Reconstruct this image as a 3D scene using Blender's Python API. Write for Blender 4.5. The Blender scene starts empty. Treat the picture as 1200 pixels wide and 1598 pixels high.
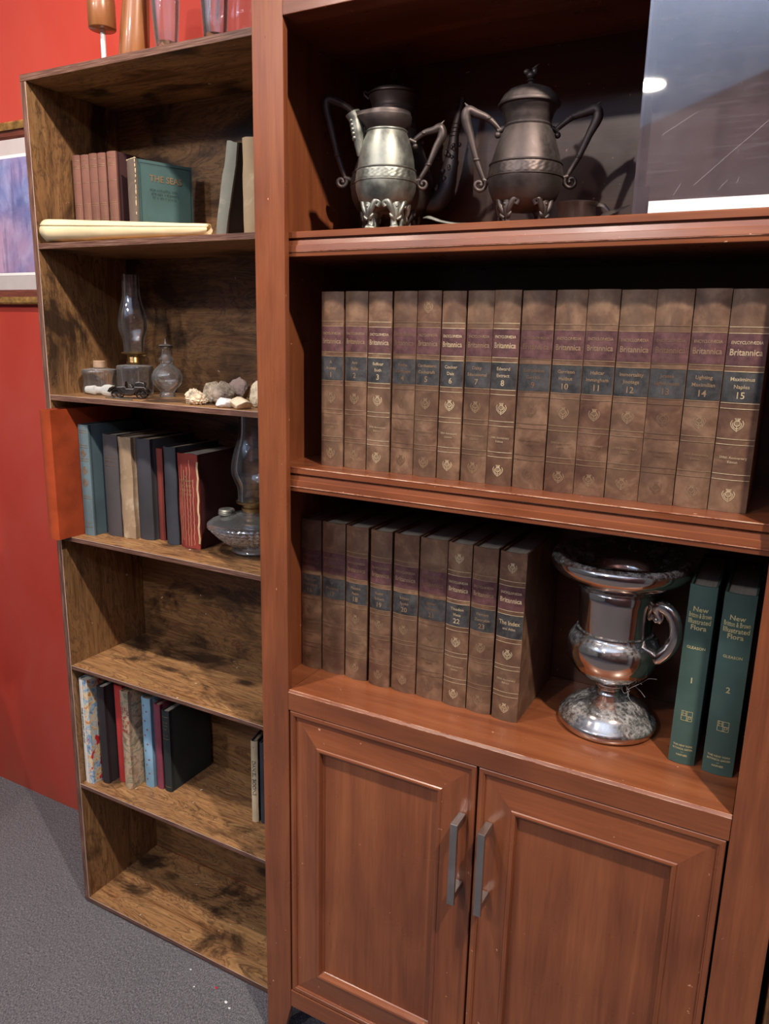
import bpy, bmesh, math, random
from mathutils import Vector, Matrix, noise
random.seed(7)
PI = math.pi
scene = bpy.context.scene
COL = scene.collection

# ------------------------------------------------------------------ camera
YAW, PITCH, ROLL, FPX = 0.48963, -0.23015, 0.021868, 1184.03
cam_data = bpy.data.cameras.new('camera')
cam_data.sensor_fit = 'VERTICAL'
cam_data.sensor_height = 32.0
cam_data.lens = FPX / 1598.0 * 32.0
cam_data.clip_start = 0.02
cam = bpy.data.objects.new('camera', cam_data)
COL.objects.link(cam)
fw = Vector((-math.sin(YAW) * math.cos(PITCH), math.cos(YAW) * math.cos(PITCH), math.sin(PITCH)))
rt = Vector((math.cos(YAW), math.sin(YAW), 0))
up = rt.cross(fw)
r2 = math.cos(ROLL) * rt + math.sin(ROLL) * up
u2 = -math.sin(ROLL) * rt + math.cos(ROLL) * up
M = Matrix((r2, u2, -fw)).transposed().to_4x4()
M.translation = Vector((0.78725, -1.01939, 1.39649))
cam.matrix_world = M
scene.camera = cam

# ------------------------------------------------------------------ world, light, exposure
scene.view_settings.view_transform = 'Standard'
scene.view_settings.look = 'None'
scene.view_settings.exposure = 0.0
scene.view_settings.gamma = 1.0
scene.view_settings.use_curve_mapping = False
scene.cycles.max_bounces = 10
scene.cycles.transparent_max_bounces = 24
scene.cycles.caustics_reflective = False
scene.cycles.caustics_refractive = False
world = bpy.data.worlds.new('world')
scene.world = world
world.use_nodes = True
world.node_tree.nodes['Background'].inputs[0].default_value = (0.80, 0.86, 1.0, 1)
world.node_tree.nodes['Background'].inputs[1].default_value = 0.12

def spot(name, loc, target, energy, color, size_deg, radius, blend=0.4):
    l = bpy.data.lights.new(name, 'SPOT')
    l.energy = energy; l.color = color; l.spot_size = math.radians(size_deg)
    l.spot_blend = blend; l.shadow_soft_size = radius
    o = bpy.data.objects.new(name, l); COL.objects.link(o)
    o.location = loc
    o.rotation_euler = (Vector(target) - Vector(loc)).to_track_quat('-Z', 'Y').to_euler()
    return o
def area(name, loc, target, energy, color, sx, sy):
    l = bpy.data.lights.new(name, 'AREA')
    l.energy = energy; l.color = color; l.shape = 'RECTANGLE'; l.size = sx; l.size_y = sy
    o = bpy.data.objects.new(name, l); COL.objects.link(o)
    o.location = loc
    o.rotation_euler = (Vector(target) - Vector(loc)).to_track_quat('-Z', 'Y').to_euler()
    return o
WARM = (1.0, 0.86, 0.72)
spot('track_spot_right', (1.33, -0.80, 2.80), (0.3, 0.1, 0.9), 190, WARM, 120, 0.03)
spot('track_spot_far', (-0.10, -2.60, 2.80), (0.3, 0.2, 1.2), 88, (1.0, 0.92, 0.84), 110, 0.04)
spot('track_spot_left', (-0.35, -0.85, 2.80), (-0.85, 0.3, 0.2), 115, WARM, 105, 0.03, 1.0)
spot('wall_fill_spot', (-1.20, -2.40, 2.80), (-1.1, 0.3, 0.4), 75, WARM, 80, 0.05, 0.8)  # added fill for the left wall; also throws the cone's shadow
# added area lamps that brighten the ceiling for reflections and soft fill
area('ceiling_fill', (0.9, -2.3, 1.9), (0.9, -2.3, 2.9), 48, (0.86, 0.92, 1.0), 1.6, 1.0)
area('ceiling_fill_left', (-1.6, -3.6, 1.9), (-1.6, -3.6, 2.9), 48, (0.82, 0.90, 1.0), 1.6, 1.0)

# ------------------------------------------------------------------ helpers
def srgb(r, g, b, k=1.0):
    def f(c):
        c = c / 255.0
        return (c / 12.92 if c <= 0.04045 else ((c + 0.055) / 1.055) ** 2.4) * k
    return (f(r), f(g), f(b), 1.0)

class Nodes:
    def __init__(s, name):
        s.m = bpy.data.materials.new(name); s.m.use_nodes = True
        s.t = s.m.node_tree; s.b = s.t.nodes['Principled BSDF']
        s.out = s.t.nodes['Material Output']
    def n(s, typ, **kw):
        nd = s.t.nodes.new('ShaderNode' + typ)
        for k, v in kw.items():
            if k.startswith('i_'):
                key = k[2:].replace('_', ' ')
                nd.inputs[int(key) if key.isdigit() else key].default_value = v
            else: setattr(nd, k, v)
        return nd
    def l(s, a, b): s.t.links.new(a, b)
    def coords(s, scale=(1, 1, 1), rnd=0.0):
        tc = s.n('TexCoord'); mp = s.n('Mapping')
        mp.inputs['Scale'].default_value = scale
        s.l(tc.outputs['Object'], mp.inputs['Vector'])
        if rnd:
            oi = s.n('ObjectInfo'); mu = s.n('Math', operation='MULTIPLY'); mu.inputs[1].default_value = rnd
            s.l(oi.outputs['Random'], mu.inputs[0])
            cb = s.n('CombineXYZ'); 
            for i in range(3): s.l(mu.outputs[0], cb.inputs[i])
            s.l(cb.outputs[0], mp.inputs['Location'])
        return mp.outputs[0]
    def noise(s, vec, scale, detail=4, rough=0.55, dist=0.0):
        nd = s.n('TexNoise'); nd.inputs['Scale'].default_value = scale
        nd.inputs['Detail'].default_value = detail; nd.inputs['Roughness'].default_value = rough
        nd.inputs['Distortion'].default_value = dist
        s.l(vec, nd.inputs['Vector']); return nd.outputs['Fac']
    def ramp(s, fac, stops, interp='LINEAR'):
        r = s.n('ValToRGB'); r.color_ramp.interpolation = interp
        e = r.color_ramp.elements
        while len(e) < len(stops): e.new(0.5)
        for el, (p, c) in zip(e, stops):
            el.position = p; el.color = c if len(c) == 4 else (*c, 1)
        s.l(fac, r.inputs[0]); return r.outputs[0]
    def mix(s, fac, a, b, mode='MIX'):
        m = s.n('MixRGB', blend_type=mode)
        for i, v in ((0, fac), (1, a), (2, b)):
            if hasattr(v, 'links'): s.l(v, m.inputs[i])
            else: m.inputs[i].default_value = v
        return m.outputs[0]
    def bump(s, h, strength=0.3, dist=0.001):
        b = s.n('Bump'); b.inputs['Strength'].default_value = strength; b.inputs['Distance'].default_value = dist
        s.l(h, b.inputs['Height']); s.l(b.outputs[0], s.b.inputs['Normal'])
    def base(s, v):
        if hasattr(v, 'links'): s.l(v, s.b.inputs['Base Color'])
        else: s.b.inputs['Base Color'].default_value = v
    def set(s, **kw):
        for k, v in kw.items(): s.b.inputs[k.replace('_', ' ')].default_value = v
        return s

BW = lambda v: (v, v, v, 1)

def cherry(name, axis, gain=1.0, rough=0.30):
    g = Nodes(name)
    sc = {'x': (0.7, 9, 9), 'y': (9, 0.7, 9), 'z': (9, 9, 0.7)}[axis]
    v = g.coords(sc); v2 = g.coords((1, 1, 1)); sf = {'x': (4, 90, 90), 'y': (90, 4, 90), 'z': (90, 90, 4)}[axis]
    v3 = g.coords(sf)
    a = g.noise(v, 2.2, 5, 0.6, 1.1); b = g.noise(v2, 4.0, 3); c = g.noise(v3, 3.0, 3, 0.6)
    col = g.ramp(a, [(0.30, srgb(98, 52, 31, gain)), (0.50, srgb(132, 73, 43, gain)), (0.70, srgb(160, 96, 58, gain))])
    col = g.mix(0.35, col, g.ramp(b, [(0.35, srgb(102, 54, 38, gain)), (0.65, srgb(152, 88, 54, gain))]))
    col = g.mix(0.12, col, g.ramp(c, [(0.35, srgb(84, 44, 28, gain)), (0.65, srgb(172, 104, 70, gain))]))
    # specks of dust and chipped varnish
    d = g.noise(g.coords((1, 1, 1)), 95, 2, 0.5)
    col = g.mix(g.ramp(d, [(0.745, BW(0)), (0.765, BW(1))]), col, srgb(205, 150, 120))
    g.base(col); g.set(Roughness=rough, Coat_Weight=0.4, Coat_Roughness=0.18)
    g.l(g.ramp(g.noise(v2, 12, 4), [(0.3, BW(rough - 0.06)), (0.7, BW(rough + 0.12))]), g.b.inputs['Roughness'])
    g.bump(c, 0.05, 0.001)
    return g.m

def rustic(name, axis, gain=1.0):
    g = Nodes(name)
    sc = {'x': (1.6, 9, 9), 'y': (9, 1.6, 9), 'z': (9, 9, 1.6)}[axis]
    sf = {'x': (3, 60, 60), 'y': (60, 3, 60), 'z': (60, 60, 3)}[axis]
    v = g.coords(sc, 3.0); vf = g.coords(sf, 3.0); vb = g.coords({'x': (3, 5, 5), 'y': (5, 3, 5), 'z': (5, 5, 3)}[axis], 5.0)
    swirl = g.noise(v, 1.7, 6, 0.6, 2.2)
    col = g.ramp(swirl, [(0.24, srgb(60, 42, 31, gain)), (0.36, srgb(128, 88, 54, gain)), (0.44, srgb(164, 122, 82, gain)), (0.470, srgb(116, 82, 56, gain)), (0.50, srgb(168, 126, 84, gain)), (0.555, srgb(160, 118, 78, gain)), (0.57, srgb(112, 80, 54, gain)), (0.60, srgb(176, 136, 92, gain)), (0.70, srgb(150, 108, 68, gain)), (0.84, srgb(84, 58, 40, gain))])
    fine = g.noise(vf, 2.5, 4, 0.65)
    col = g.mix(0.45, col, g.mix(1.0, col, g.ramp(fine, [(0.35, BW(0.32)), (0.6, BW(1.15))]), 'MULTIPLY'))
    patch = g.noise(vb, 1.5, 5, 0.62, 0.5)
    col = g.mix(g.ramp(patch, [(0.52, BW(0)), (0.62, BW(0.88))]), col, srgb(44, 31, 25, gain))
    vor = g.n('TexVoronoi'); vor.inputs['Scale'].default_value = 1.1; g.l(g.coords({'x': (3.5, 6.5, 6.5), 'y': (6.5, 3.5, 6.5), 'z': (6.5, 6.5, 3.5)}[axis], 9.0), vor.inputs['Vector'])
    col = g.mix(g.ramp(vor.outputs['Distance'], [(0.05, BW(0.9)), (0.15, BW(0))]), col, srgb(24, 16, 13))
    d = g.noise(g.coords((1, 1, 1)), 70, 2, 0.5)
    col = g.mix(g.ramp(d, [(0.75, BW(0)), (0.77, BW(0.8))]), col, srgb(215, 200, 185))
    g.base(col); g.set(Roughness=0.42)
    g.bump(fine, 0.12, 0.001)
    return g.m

def edge_mat(name, axis):
    g = Nodes(name)
    sf = {'x': (8, 160, 260), 'z': (160, 160, 8)}[axis]
    fine = g.noise(g.coords(sf), 2.0, 3, 0.6)
    g.base(g.ramp(fine, [(0.3, srgb(66, 42, 34)), (0.5, srgb(104, 72, 60)), (0.7, srgb(140, 108, 94))]))
    g.set(Roughness=0.45); return g.m

def plain(name, c, rough=0.5, metal=0.0, var=0.12, scale=25, bump=0.0, rnd=3.0, stretch=(1, 1, 1), spec=0.5):
    g = Nodes(name)
    n = g.noise(g.coords(stretch, rnd), scale, 4, 0.6)
    lo = (c[0] * (1 - 2 * var), c[1] * (1 - 2 * var), c[2] * (1 - 2 * var), 1)
    hi = (min(1, c[0] * (1 + 2 * var)), min(1, c[1] * (1 + 2 * var)), min(1, c[2] * (1 + 2 * var)), 1)
    g.base(g.ramp(n, [(0.32, lo), (0.68, hi)]))
    g.set(Roughness=rough, Metallic=metal, Specular_IOR_Level=spec)
    if bump: g.bump(n, bump, 0.0006)
    return g.m

def worn_cloth(name, c, c2, rough=0.75, amount=0.58, scale=14):
    """book cloth or leather of colour c, rubbed through to c2 in spots"""
    g = Nodes(name)
    v = g.coords((1, 1, 1), 7.0)
    n = g.noise(v, scale, 6, 0.65, 0.4); w = g.noise(g.coords((260, 260, 260), 2.0), 1.5, 2)
    col = g.ramp(g.noise(v, scale * 0.6, 4), [(0.3, (c[0] * .72, c[1] * .72, c[2] * .72, 1)), (0.7, (c[0] * 1.25, c[1] * 1.25, c[2] * 1.25, 1))])
    col = g.mix(g.ramp(n, [(amount, BW(0)), (amount + 0.12, BW(0.85))]), col, c2)
    g.base(col); g.set(Roughness=rough, Specular_IOR_Level=0.3); g.bump(w, 0.25, 0.0004)
    return g.m

def metal_dusty(name, c, rough, dust=0.0, var=0.35, scale=18, metal=1.0, bump=0.0):
    g = Nodes(name)
    n = g.noise(g.coords((1, 1, 1), 2.0), scale, 5, 0.65)
    col = g.ramp(n, [(0.3, (c[0] * (1 - var), c[1] * (1 - var), c[2] * (1 - var), 1)), (0.7, (min(1, c[0] * (1 + var)), min(1, c[1] * (1 + var)), min(1, c[2] * (1 + var)), 1))])
    g.set(Metallic=metal, Roughness=rough)
    g.l(g.ramp(n, [(0.3, BW(max(0.03, rough * 0.7))), (0.7, BW(rough * 1.35))]), g.b.inputs['Roughness'])
    if bump: g.bump(n, bump, 0.0008)
    if dust:
        # settled dust: thick where the surface faces up
        geo = g.n('NewGeometry'); sx = g.n('SeparateXYZ'); g.l(geo.outputs['Normal'], sx.inputs[0])
        spk = g.noise(g.coords((1, 1, 1)), 160, 3, 0.7)
        blo = g.noise(g.coords((1, 1, 1)), 22, 3, 0.6)
        m1 = g.n('Math', operation='MULTIPLY'); g.l(g.ramp(sx.outputs[2], [(0.12, BW(0.04)), (0.75, BW(1))]), m1.inputs[0]); g.l(g.ramp(spk, [(0.38, BW(0.15)), (0.62, BW(1))]), m1.inputs[1])
        m2 = g.n('Math', operation='MULTIPLY'); g.l(m1.outputs[0], m2.inputs[0]); g.l(g.ramp(blo, [(0.38, BW(0.2)), (0.62, BW(1))]), m2.inputs[1])
        m3 = g.n('Math', operation='MULTIPLY'); g.l(m2.outputs[0], m3.inputs[0]); m3.inputs[1].default_value = dust
        g.base(col)
        df = g.n('BsdfDiffuse'); df.inputs[0].default_value = srgb(178, 176, 174)
        mx = g.n('MixShader'); g.l(m3.outputs[0], mx.inputs[0]); g.l(g.b.outputs[0], mx.inputs[1]); g.l(df.outputs[0], mx.inputs[2])
        g.l(mx.outputs[0], g.out.inputs[0])
    else: g.base(col)
    return g.m

def thin_glass(name, tint=(0.93, 0.95, 0.95), f0=0.07, haze=0.03, hazecol=(0.7, 0.72, 0.75), rough=0.03, edge=0.9, smear=0.0):
    """thin clear glass: see-through face on, mirror-like at grazing angles, a little dirt"""
    g = Nodes(name)
    tr = g.n('BsdfTransparent'); tr.inputs[0].default_value = (*tint, 1)
    gl = g.n('BsdfGlossy'); gl.inputs[0].default_value = (1, 1, 1, 1); gl.inputs['Roughness'].default_value = rough
    df = g.n('BsdfDiffuse'); df.inputs[0].default_value = (*hazecol, 1)
    lw = g.n('LayerWeight'); lw.inputs[0].default_value = 0.25
    fac = g.ramp(lw.outputs['Fresnel'], [(0.0, BW(f0)), (0.25, BW(f0 * 1.9)), (1.0, BW(edge))])
    m1 = g.n('MixShader'); g.l(fac, m1.inputs[0]); g.l(tr.outputs[0], m1.inputs[1]); g.l(gl.outputs[0], m1.inputs[2])
    m2 = g.n('MixShader'); g.l(m1.outputs[0], m2.inputs[1]); g.l(df.outputs[0], m2.inputs[2])
    if not smear:
        lw2 = g.n('LayerWeight'); lw2.inputs[0].default_value = 0.35
        g.l(g.ramp(lw2.outputs['Facing'], [(0.0, BW(haze)), (0.55, BW(haze * 1.5)), (0.85, BW(min(.8, haze * 5))), (1.0, BW(min(.85, haze * 14)))]), m2.inputs[0])
    if smear:
        n = g.noise(g.coords((1, 1, 1)), 9, 6, 0.7); n2 = g.noise(g.coords((2, 2, 30)), 6, 4, 0.6, 1.0)
        s = g.mix(0.5, g.ramp(n, [(0.45, BW(haze)), (0.8, BW(smear))]), g.ramp(n2, [(0.55, BW(haze)), (0.8, BW(smear))]))
        g.l(s, m2.inputs[0])
    g.l(m2.outputs[0], g.out.inputs[0])
    return g.m

# ------------------------------------------------------------------ mesh builder
class MB:
    def __init__(s): s.v = []; s.f = []; s.mi = []
    def add(s, vs, fs, mi=0):
        o = len(s.v); s.v += [tuple(v) for v in vs]
        for f in fs: s.f.append(tuple(i + o for i in f)); s.mi.append(mi)
        return s
    def box(s, x0, x1, y0, y1, z0, z1, mi=0):
        vs = [(x, y, z) for x in (x0, x1) for y in (y0, y1) for z in (z0, z1)]
        return s.add(vs, [(0, 1, 3, 2), (4, 6, 7, 5), (0, 4, 5, 1), (2, 3, 7, 6), (0, 2, 6, 4), (1, 5, 7, 3)], mi)
    def prism_x(s, prof, x0, x1, mi=0):      # prof: (y,z) outline
        n = len(prof); vs = [(x0, y, z) for y, z in prof] + [(x1, y, z) for y, z in prof]
        fs = [(i, (i + 1) % n, n + (i + 1) % n, n + i) for i in range(n)] + [tuple(range(n - 1, -1, -1)), tuple(range(n, 2 * n))]
        return s.add(vs, fs, mi)
    def prism_z(s, prof, z0, z1, mi=0):      # prof: (x,y)
        n = len(prof); vs = [(x, y, z0) for x, y in prof] + [(x, y, z1) for x, y in prof]
        fs = [(i, (i + 1) % n, n + (i + 1) % n, n + i) for i in range(n)] + [tuple(range(n - 1, -1, -1)), tuple(range(n, 2 * n))]
        return s.add(vs, fs, mi)
    def prism_y(s, prof, y0, y1, mi=0):      # prof: (x,z)
        n = len(prof); vs = [(x, y0, z) for x, z in prof] + [(x, y1, z) for x, z in prof]
        fs = [(i, (i + 1) % n, n + (i + 1) % n, n + i) for i in range(n)] + [tuple(range(n - 1, -1, -1)), tuple(range(n, 2 * n))]
        return s.add(vs, fs, mi)
    def lathe(s, prof, c=(0, 0, 0), seg=48, fn=None, closed=False, mi=0):  # prof (r,z)
        o = len(s.v); n = len(prof)
        for k, (r, z) in enumerate(prof):
            for j in range(seg):
                a = 2 * PI * j / seg
                rr = r if fn is None else fn(r, z, a)
                s.v.append((c[0] + rr * math.cos(a), c[1] + rr * math.sin(a), c[2] + z))
        m = n if closed else n - 1
        for k in range(m):
            k2 = (k + 1) % n
            for j in range(seg):
                j2 = (j + 1) % seg
                s.f.append((o + k * seg + j, o + k * seg + j2, o + k2 * seg + j2, o + k2 * seg + j)); s.mi.append(mi)
        if not closed:
            if prof[0][0] > 1e-6: s.f.append(tuple(o + j for j in range(seg - 1, -1, -1))); s.mi.append(mi)
            if prof[-1][0] > 1e-6: s.f.append(tuple(o + (n - 1) * seg + j for j in range(seg))); s.mi.append(mi)
        return s
    def tube(s, pts, rad, seg=10, smooth=4, mi=0, flat=1.0):
        P = [Vector(p) for p in pts]; Rr = rad if isinstance(rad, (list, tuple)) else [rad] * len(P)
        if smooth > 1 and len(P) > 2:
            Q = []; RQ = []
            for i in range(len(P) - 1):
                p0 = P[max(0, i - 1)]; p1 = P[i]; p2 = P[i + 1]; p3 = P[min(len(P) - 1, i + 2)]
                for k in range(smooth):
                    t = k / smooth
                    Q.append(0.5 * ((2 * p1) + (p2 - p0) * t + (2 * p0 - 5 * p1 + 4 * p2 - p3) * t * t + (-p0 + 3 * p1 - 3 * p2 + p3) * t ** 3))
                    RQ.append(Rr[i] * (1 - t) + Rr[i + 1] * t)
            Q.append(P[-1]); RQ.append(Rr[-1]); P, Rr = Q, RQ
        o = len(s.v); n = len(P)
        t0 = (P[1] - P[0]).normalized(); nrm = t0.orthogonal().normalized()
        for i, p in enumerate(P):
            t = ((P[min(n - 1, i + 1)] - P[max(0, i - 1)])).normalized()
            nrm = (nrm - t * nrm.dot(t)).normalized(); b = t.cross(nrm)
            for j in range(seg):
                a = 2 * PI * j / seg
                s.v.append(tuple(p + (nrm * math.cos(a) + b * math.sin(a) * flat) * Rr[i]))
        for i in range(n - 1):
            for j in range(seg):
                j2 = (j + 1) % seg
                s.f.append((o + i * seg + j, o + i * seg + j2, o + (i + 1) * seg + j2, o + (i + 1) * seg + j)); s.mi.append(mi)
        s.f.append(tuple(o + j for j in range(seg - 1, -1, -1))); s.mi.append(mi)
        s.f.append(tuple(o + (n - 1) * seg + j for j in range(seg))); s.mi.append(mi)
        return s
    def ball(s, c, r, sx=1, sy=1, sz=1, seg=14):
        prof = [(max(1e-7, math.sin(PI * k / 8)) * r, -math.cos(PI * k / 8) * r) for k in range(9)]
        o = len(s.v); s.lathe(prof, (0, 0, 0), seg)
        for i in range(o, len(s.v)):
            x, y, z = s.v[i]; s.v[i] = (c[0] + x * sx, c[1] + y * sy, c[2] + z * sz)
        return s
    def xform(s, m):
        s.v = [tuple(m @ Vector(v)) for v in s.v]; return s
    def build(s, name, mats, parent=None, smooth=False, angle=40, bevel=0.0, bseg=2):
        me = bpy.data.meshes.new(name); me.from_pydata(s.v, [], s.f)
        if not isinstance(mats, (list, tuple)): mats = [mats]
        for m in mats: me.materials.append(m)
        me.polygons.foreach_set('material_index', s.mi)
        bm = bmesh.new(); bm.from_mesh(me)
        bmesh.ops.remove_doubles(bm, verts=bm.verts, dist=1e-7)
        bmesh.ops.recalc_face_normals(bm, faces=bm.faces)
        if smooth:
            for f in bm.faces: f.smooth = True
            for e in bm.edges:
                if len(e.link_faces) == 2 and e.calc_face_angle(0) > math.radians(angle): e.smooth = False
        bm.to_mesh(me); bm.free()
        o = bpy.data.objects.new(name, me); COL.objects.link(o)
        if parent: o.parent = parent
        if bevel:
            b = o.modifiers.new('bevel', 'BEVEL'); b.width = bevel; b.segments = bseg; b.limit_method = 'ANGLE'; b.angle_limit = math.radians(50)
        return o

def thing(name, label, cat, loc=(0, 0, 0), rot=(0, 0, 0), group=None):
    o = bpy.data.objects.new(name, None); COL.objects.link(o)
    o.empty_display_size = 0.05
    o.location = loc; o.rotation_euler = rot; o['label'] = label; o['category'] = cat
    if group: o['group'] = group
    return o
def tag(o, label, cat, group=None):
    o['label'] = label; o['category'] = cat
    if group: o['group'] = group
    return o
def struct(o): o['kind'] = 'structure'; return o
def copy_tree(o, parent=None):
    c = o.copy(); COL.objects.link(c); c.parent = parent
    for ch in list(o.children): copy_tree(ch, c)
    return c

_tx = {}
def text_geo(txt, bold=0.0):
    key = (txt, bold)
    if key in _tx: return _tx[key]
    cu = bpy.data.curves.new('t', 'FONT'); cu.body = txt; cu.size = 1.0; cu.offset = bold; cu.resolution_u = 2
    o = bpy.data.objects.new('t', cu); COL.objects.link(o)
    dg = bpy.context.evaluated_depsgraph_get(); e = o.evaluated_get(dg); me = e.to_mesh()
    vs = [tuple(v.co) for v in me.vertices]; fs = [tuple(p.vertices) for p in me.polygons]
    e.to_mesh_clear(); bpy.data.objects.remove(o); bpy.data.curves.remove(cu)
    if vs:
        x0 = min(v[0] for v in vs); x1 = max(v[0] for v in vs)
        vs = [(v[0] - (x0 + x1) / 2, v[1] - 0.35, 0) for v in vs]; w = x1 - x0
    else: w = 1
    _tx[key] = (vs, fs, w); return _tx[key]
def put_text(mb, txt, x, z, size, ysurf, maxw=None, vertical=False, bold=0.012, yoff=0.0004, sx=1.0, mi=0):
    """letters lying on the surface y = ysurf(x), facing -y"""
    vs, fs, w = text_geo(txt, bold)
    k = size; kx = size * sx
    if maxw and w * kx > maxw: kx = maxw / w
    out = []
    for a, b, _ in vs:
        if vertical: px, pz = x + b * k, z - a * kx
        else: px, pz = x + a * kx, z + b * k
        out.append((px, ysurf(px) - yoff, pz))
    mb.add(out, fs, mi)
def strip(mb, x0, x1, z0, z1, ysurf, yoff=0.0003, n=10, mi=0):
    vs = []; fs = []
    for i in range(n + 1):
        x = x0 + (x1 - x0) * i / n; y = ysurf(x) - yoff
        vs += [(x, y, z0), (x, y, z1)]
    for i in range(n): fs.append((2 * i, 2 * i + 2, 2 * i + 3, 2 * i + 1))
    mb.add(vs, fs, mi)
def ribbon(mb, pts, w, ysurf, yoff=0.0004):
    """thin flat line through (x,z) points on the surface"""
    vs = []; fs = []
    if abs(pts[-1][0] - pts[0][0]) > .004 and len(pts) < 5:
        q = []
        for a, b in zip(pts[:-1], pts[1:]):
            q += [(a[0] + (b[0] - a[0]) * k / 6, a[1] + (b[1] - a[1]) * k / 6) for k in range(6)]
        pts = q + [pts[-1]]
    n = len(pts)
    for i, (x, z) in enumerate(pts):
        a = pts[max(0, i - 1)]; b = pts[min(n - 1, i + 1)]
        dx, dz = b[0] - a[0], b[1] - a[1]; L = math.hypot(dx, dz) or 1
        nx, nz = -dz / L * w / 2, dx / L * w / 2
        vs += [(x + nx, ysurf(x + nx) - yoff, z + nz), (x - nx, ysurf(x - nx) - yoff, z - nz)]
    for i in range(n - 1): fs.append((2 * i, 2 * i + 1, 2 * i + 3, 2 * i + 2))
    mb.add(vs, fs)
def thistle(mb, x, z, r, ysurf):
    lw = r * 0.13
    ribbon(mb, [(x + r * 0.42 * math.cos(a), z + r * .15 + r * 0.42 * math.sin(a)) for a in [2 * PI * k / 14 for k in range(15)]], lw, ysurf)
    for sgn in (-1, 1):
        ribbon(mb, [(x + sgn * r * q[0], z + r * q[1]) for q in ((0.05, -1.0), (0.45, -0.72), (0.8, -0.3), (0.92, 0.15), (0.72, 0.6))], lw, ysurf)
        ribbon(mb, [(x + sgn * r * q[0], z + r * q[1]) for q in ((0.05, -0.7), (0.4, -0.5), (0.62, -0.1), (0.6, 0.25))], lw, ysurf)
    for dx in (-0.28, -0.1, 0.1, 0.28): ribbon(mb, [(x + dx * r * .6, z + r * .55), (x + dx * r * 1.3, z + r * 0.95)], lw, ysurf)
    for k in (-0.25, 0, 0.25): ribbon(mb, [(x - r * .35, z + r * (.05 + k)), (x + r * .35, z + r * (.25 + k))], lw * .7, ysurf)
    ribbon(mb, [(x, z - r * .3), (x, z - r * 1.15)], lw, ysurf)

def marks(mb, x, z, w, h, ysurf, seed=1):
    """a line of worn, unreadable lettering"""
    rr = random.Random(seed); q = x - w / 2
    while q < x + w / 2:
        k = rr.choice((0, 1, 2, 3)); c = h * .55
        if k == 0: ribbon(mb, [(q, z - h / 2), (q, z + h / 2)], h * .22, ysurf, .0006)
        elif k == 1: ribbon(mb, [(q, z - h / 2), (q, z + h / 2), (q + c, z + h / 2)], h * .2, ysurf, .0006)
        elif k == 2: ribbon(mb, [(q, z + h / 2), (q + c / 2, z - h / 2), (q + c, z + h / 2)], h * .2, ysurf, .0006)
        else: ribbon(mb, [(q + c, z + h / 3), (q + c / 3, z + h / 2), (q, z), (q + c / 3, z - h / 2), (q + c, z - h / 3)], h * .2, ysurf, .0006)
        q += c * (1.5 if rr.random() < .85 else 2.6)

def book_parts(root, w, h, d, cover, pages, bulge=0.004, t=0.0026, square=0.0035, spine_mat=None, groove=True, wav=0.0):
    ys = lambda x: bulge * (2 * x / w) ** 2
    n = 10
    outer = [(-w / 2 + w * i / n, ys(-w / 2 + w * i / n)) for i in range(n + 1)]
    right = [(w / 2, bulge + .004)] + ([(w / 2 - .0011, bulge + .007), (w / 2 - .0011, bulge + .009), (w / 2, bulge + .012)] if groove else []) + [(w / 2, d), (w / 2 - t, d)]
    inner = [(w / 2 - t, bulge + .010)] + [((w / 2 - t) * (1 - 2 * i / 6.0), t + ys((w / 2 - t) * (1 - 2 * i / 6.0))) for i in range(7)] + [(-w / 2 + t, bulge + .010)]
    left = [(-w / 2 + t, d), (-w / 2, d)] + ([(-w / 2, bulge + .012), (-w / 2 + .0011, bulge + .009), (-w / 2 + .0011, bulge + .007)] if groove else []) + [(-w / 2, bulge + .004)]
    prof = outer + right + inner + left
    mb = MB(); m = 8 if wav else 1
    N = len(prof); vs = []
    for k in range(m + 1):
        z = h * k / m
        for i, (x, y) in enumerate(prof): 
            j = wav * noise.noise(Vector((x * 60, y * 60 + h * 13, z * 25))) if wav else 0
            vs.append((x + j, y + j, z + (j * 1.5 if k in (0, m) else 0) + (abs(j) if k == 0 else 0)))
    fs = []
    for k in range(m):
        for i in range(N): fs.append((k * N + i, k * N + (i + 1) % N, (k + 1) * N + (i + 1) % N, (k + 1) * N + i))
    fs += [tuple(range(N - 1, -1, -1)), tuple(range(m * N, (m + 1) * N))]
    mb.add(vs, fs)
    mats = [cover]
    if spine_mat:
        mats = [cover, spine_mat]
        for fi in range(len(mb.f)):
            c = [mb.v[i] for i in mb.f[fi]]
            if len(c) == 4 and max(v[1] for v in c) <= bulge + .0045 + wav: mb.mi[fi] = 1
    mb.build('cover', mats, root, smooth=True, angle=35)
    pb = MB().box(-w / 2 + t * .9, w / 2 - t * .9, bulge + t + .0005, d - square, square, h - square)
    pb.build('page_block', pages, root)
    return ys

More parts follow.
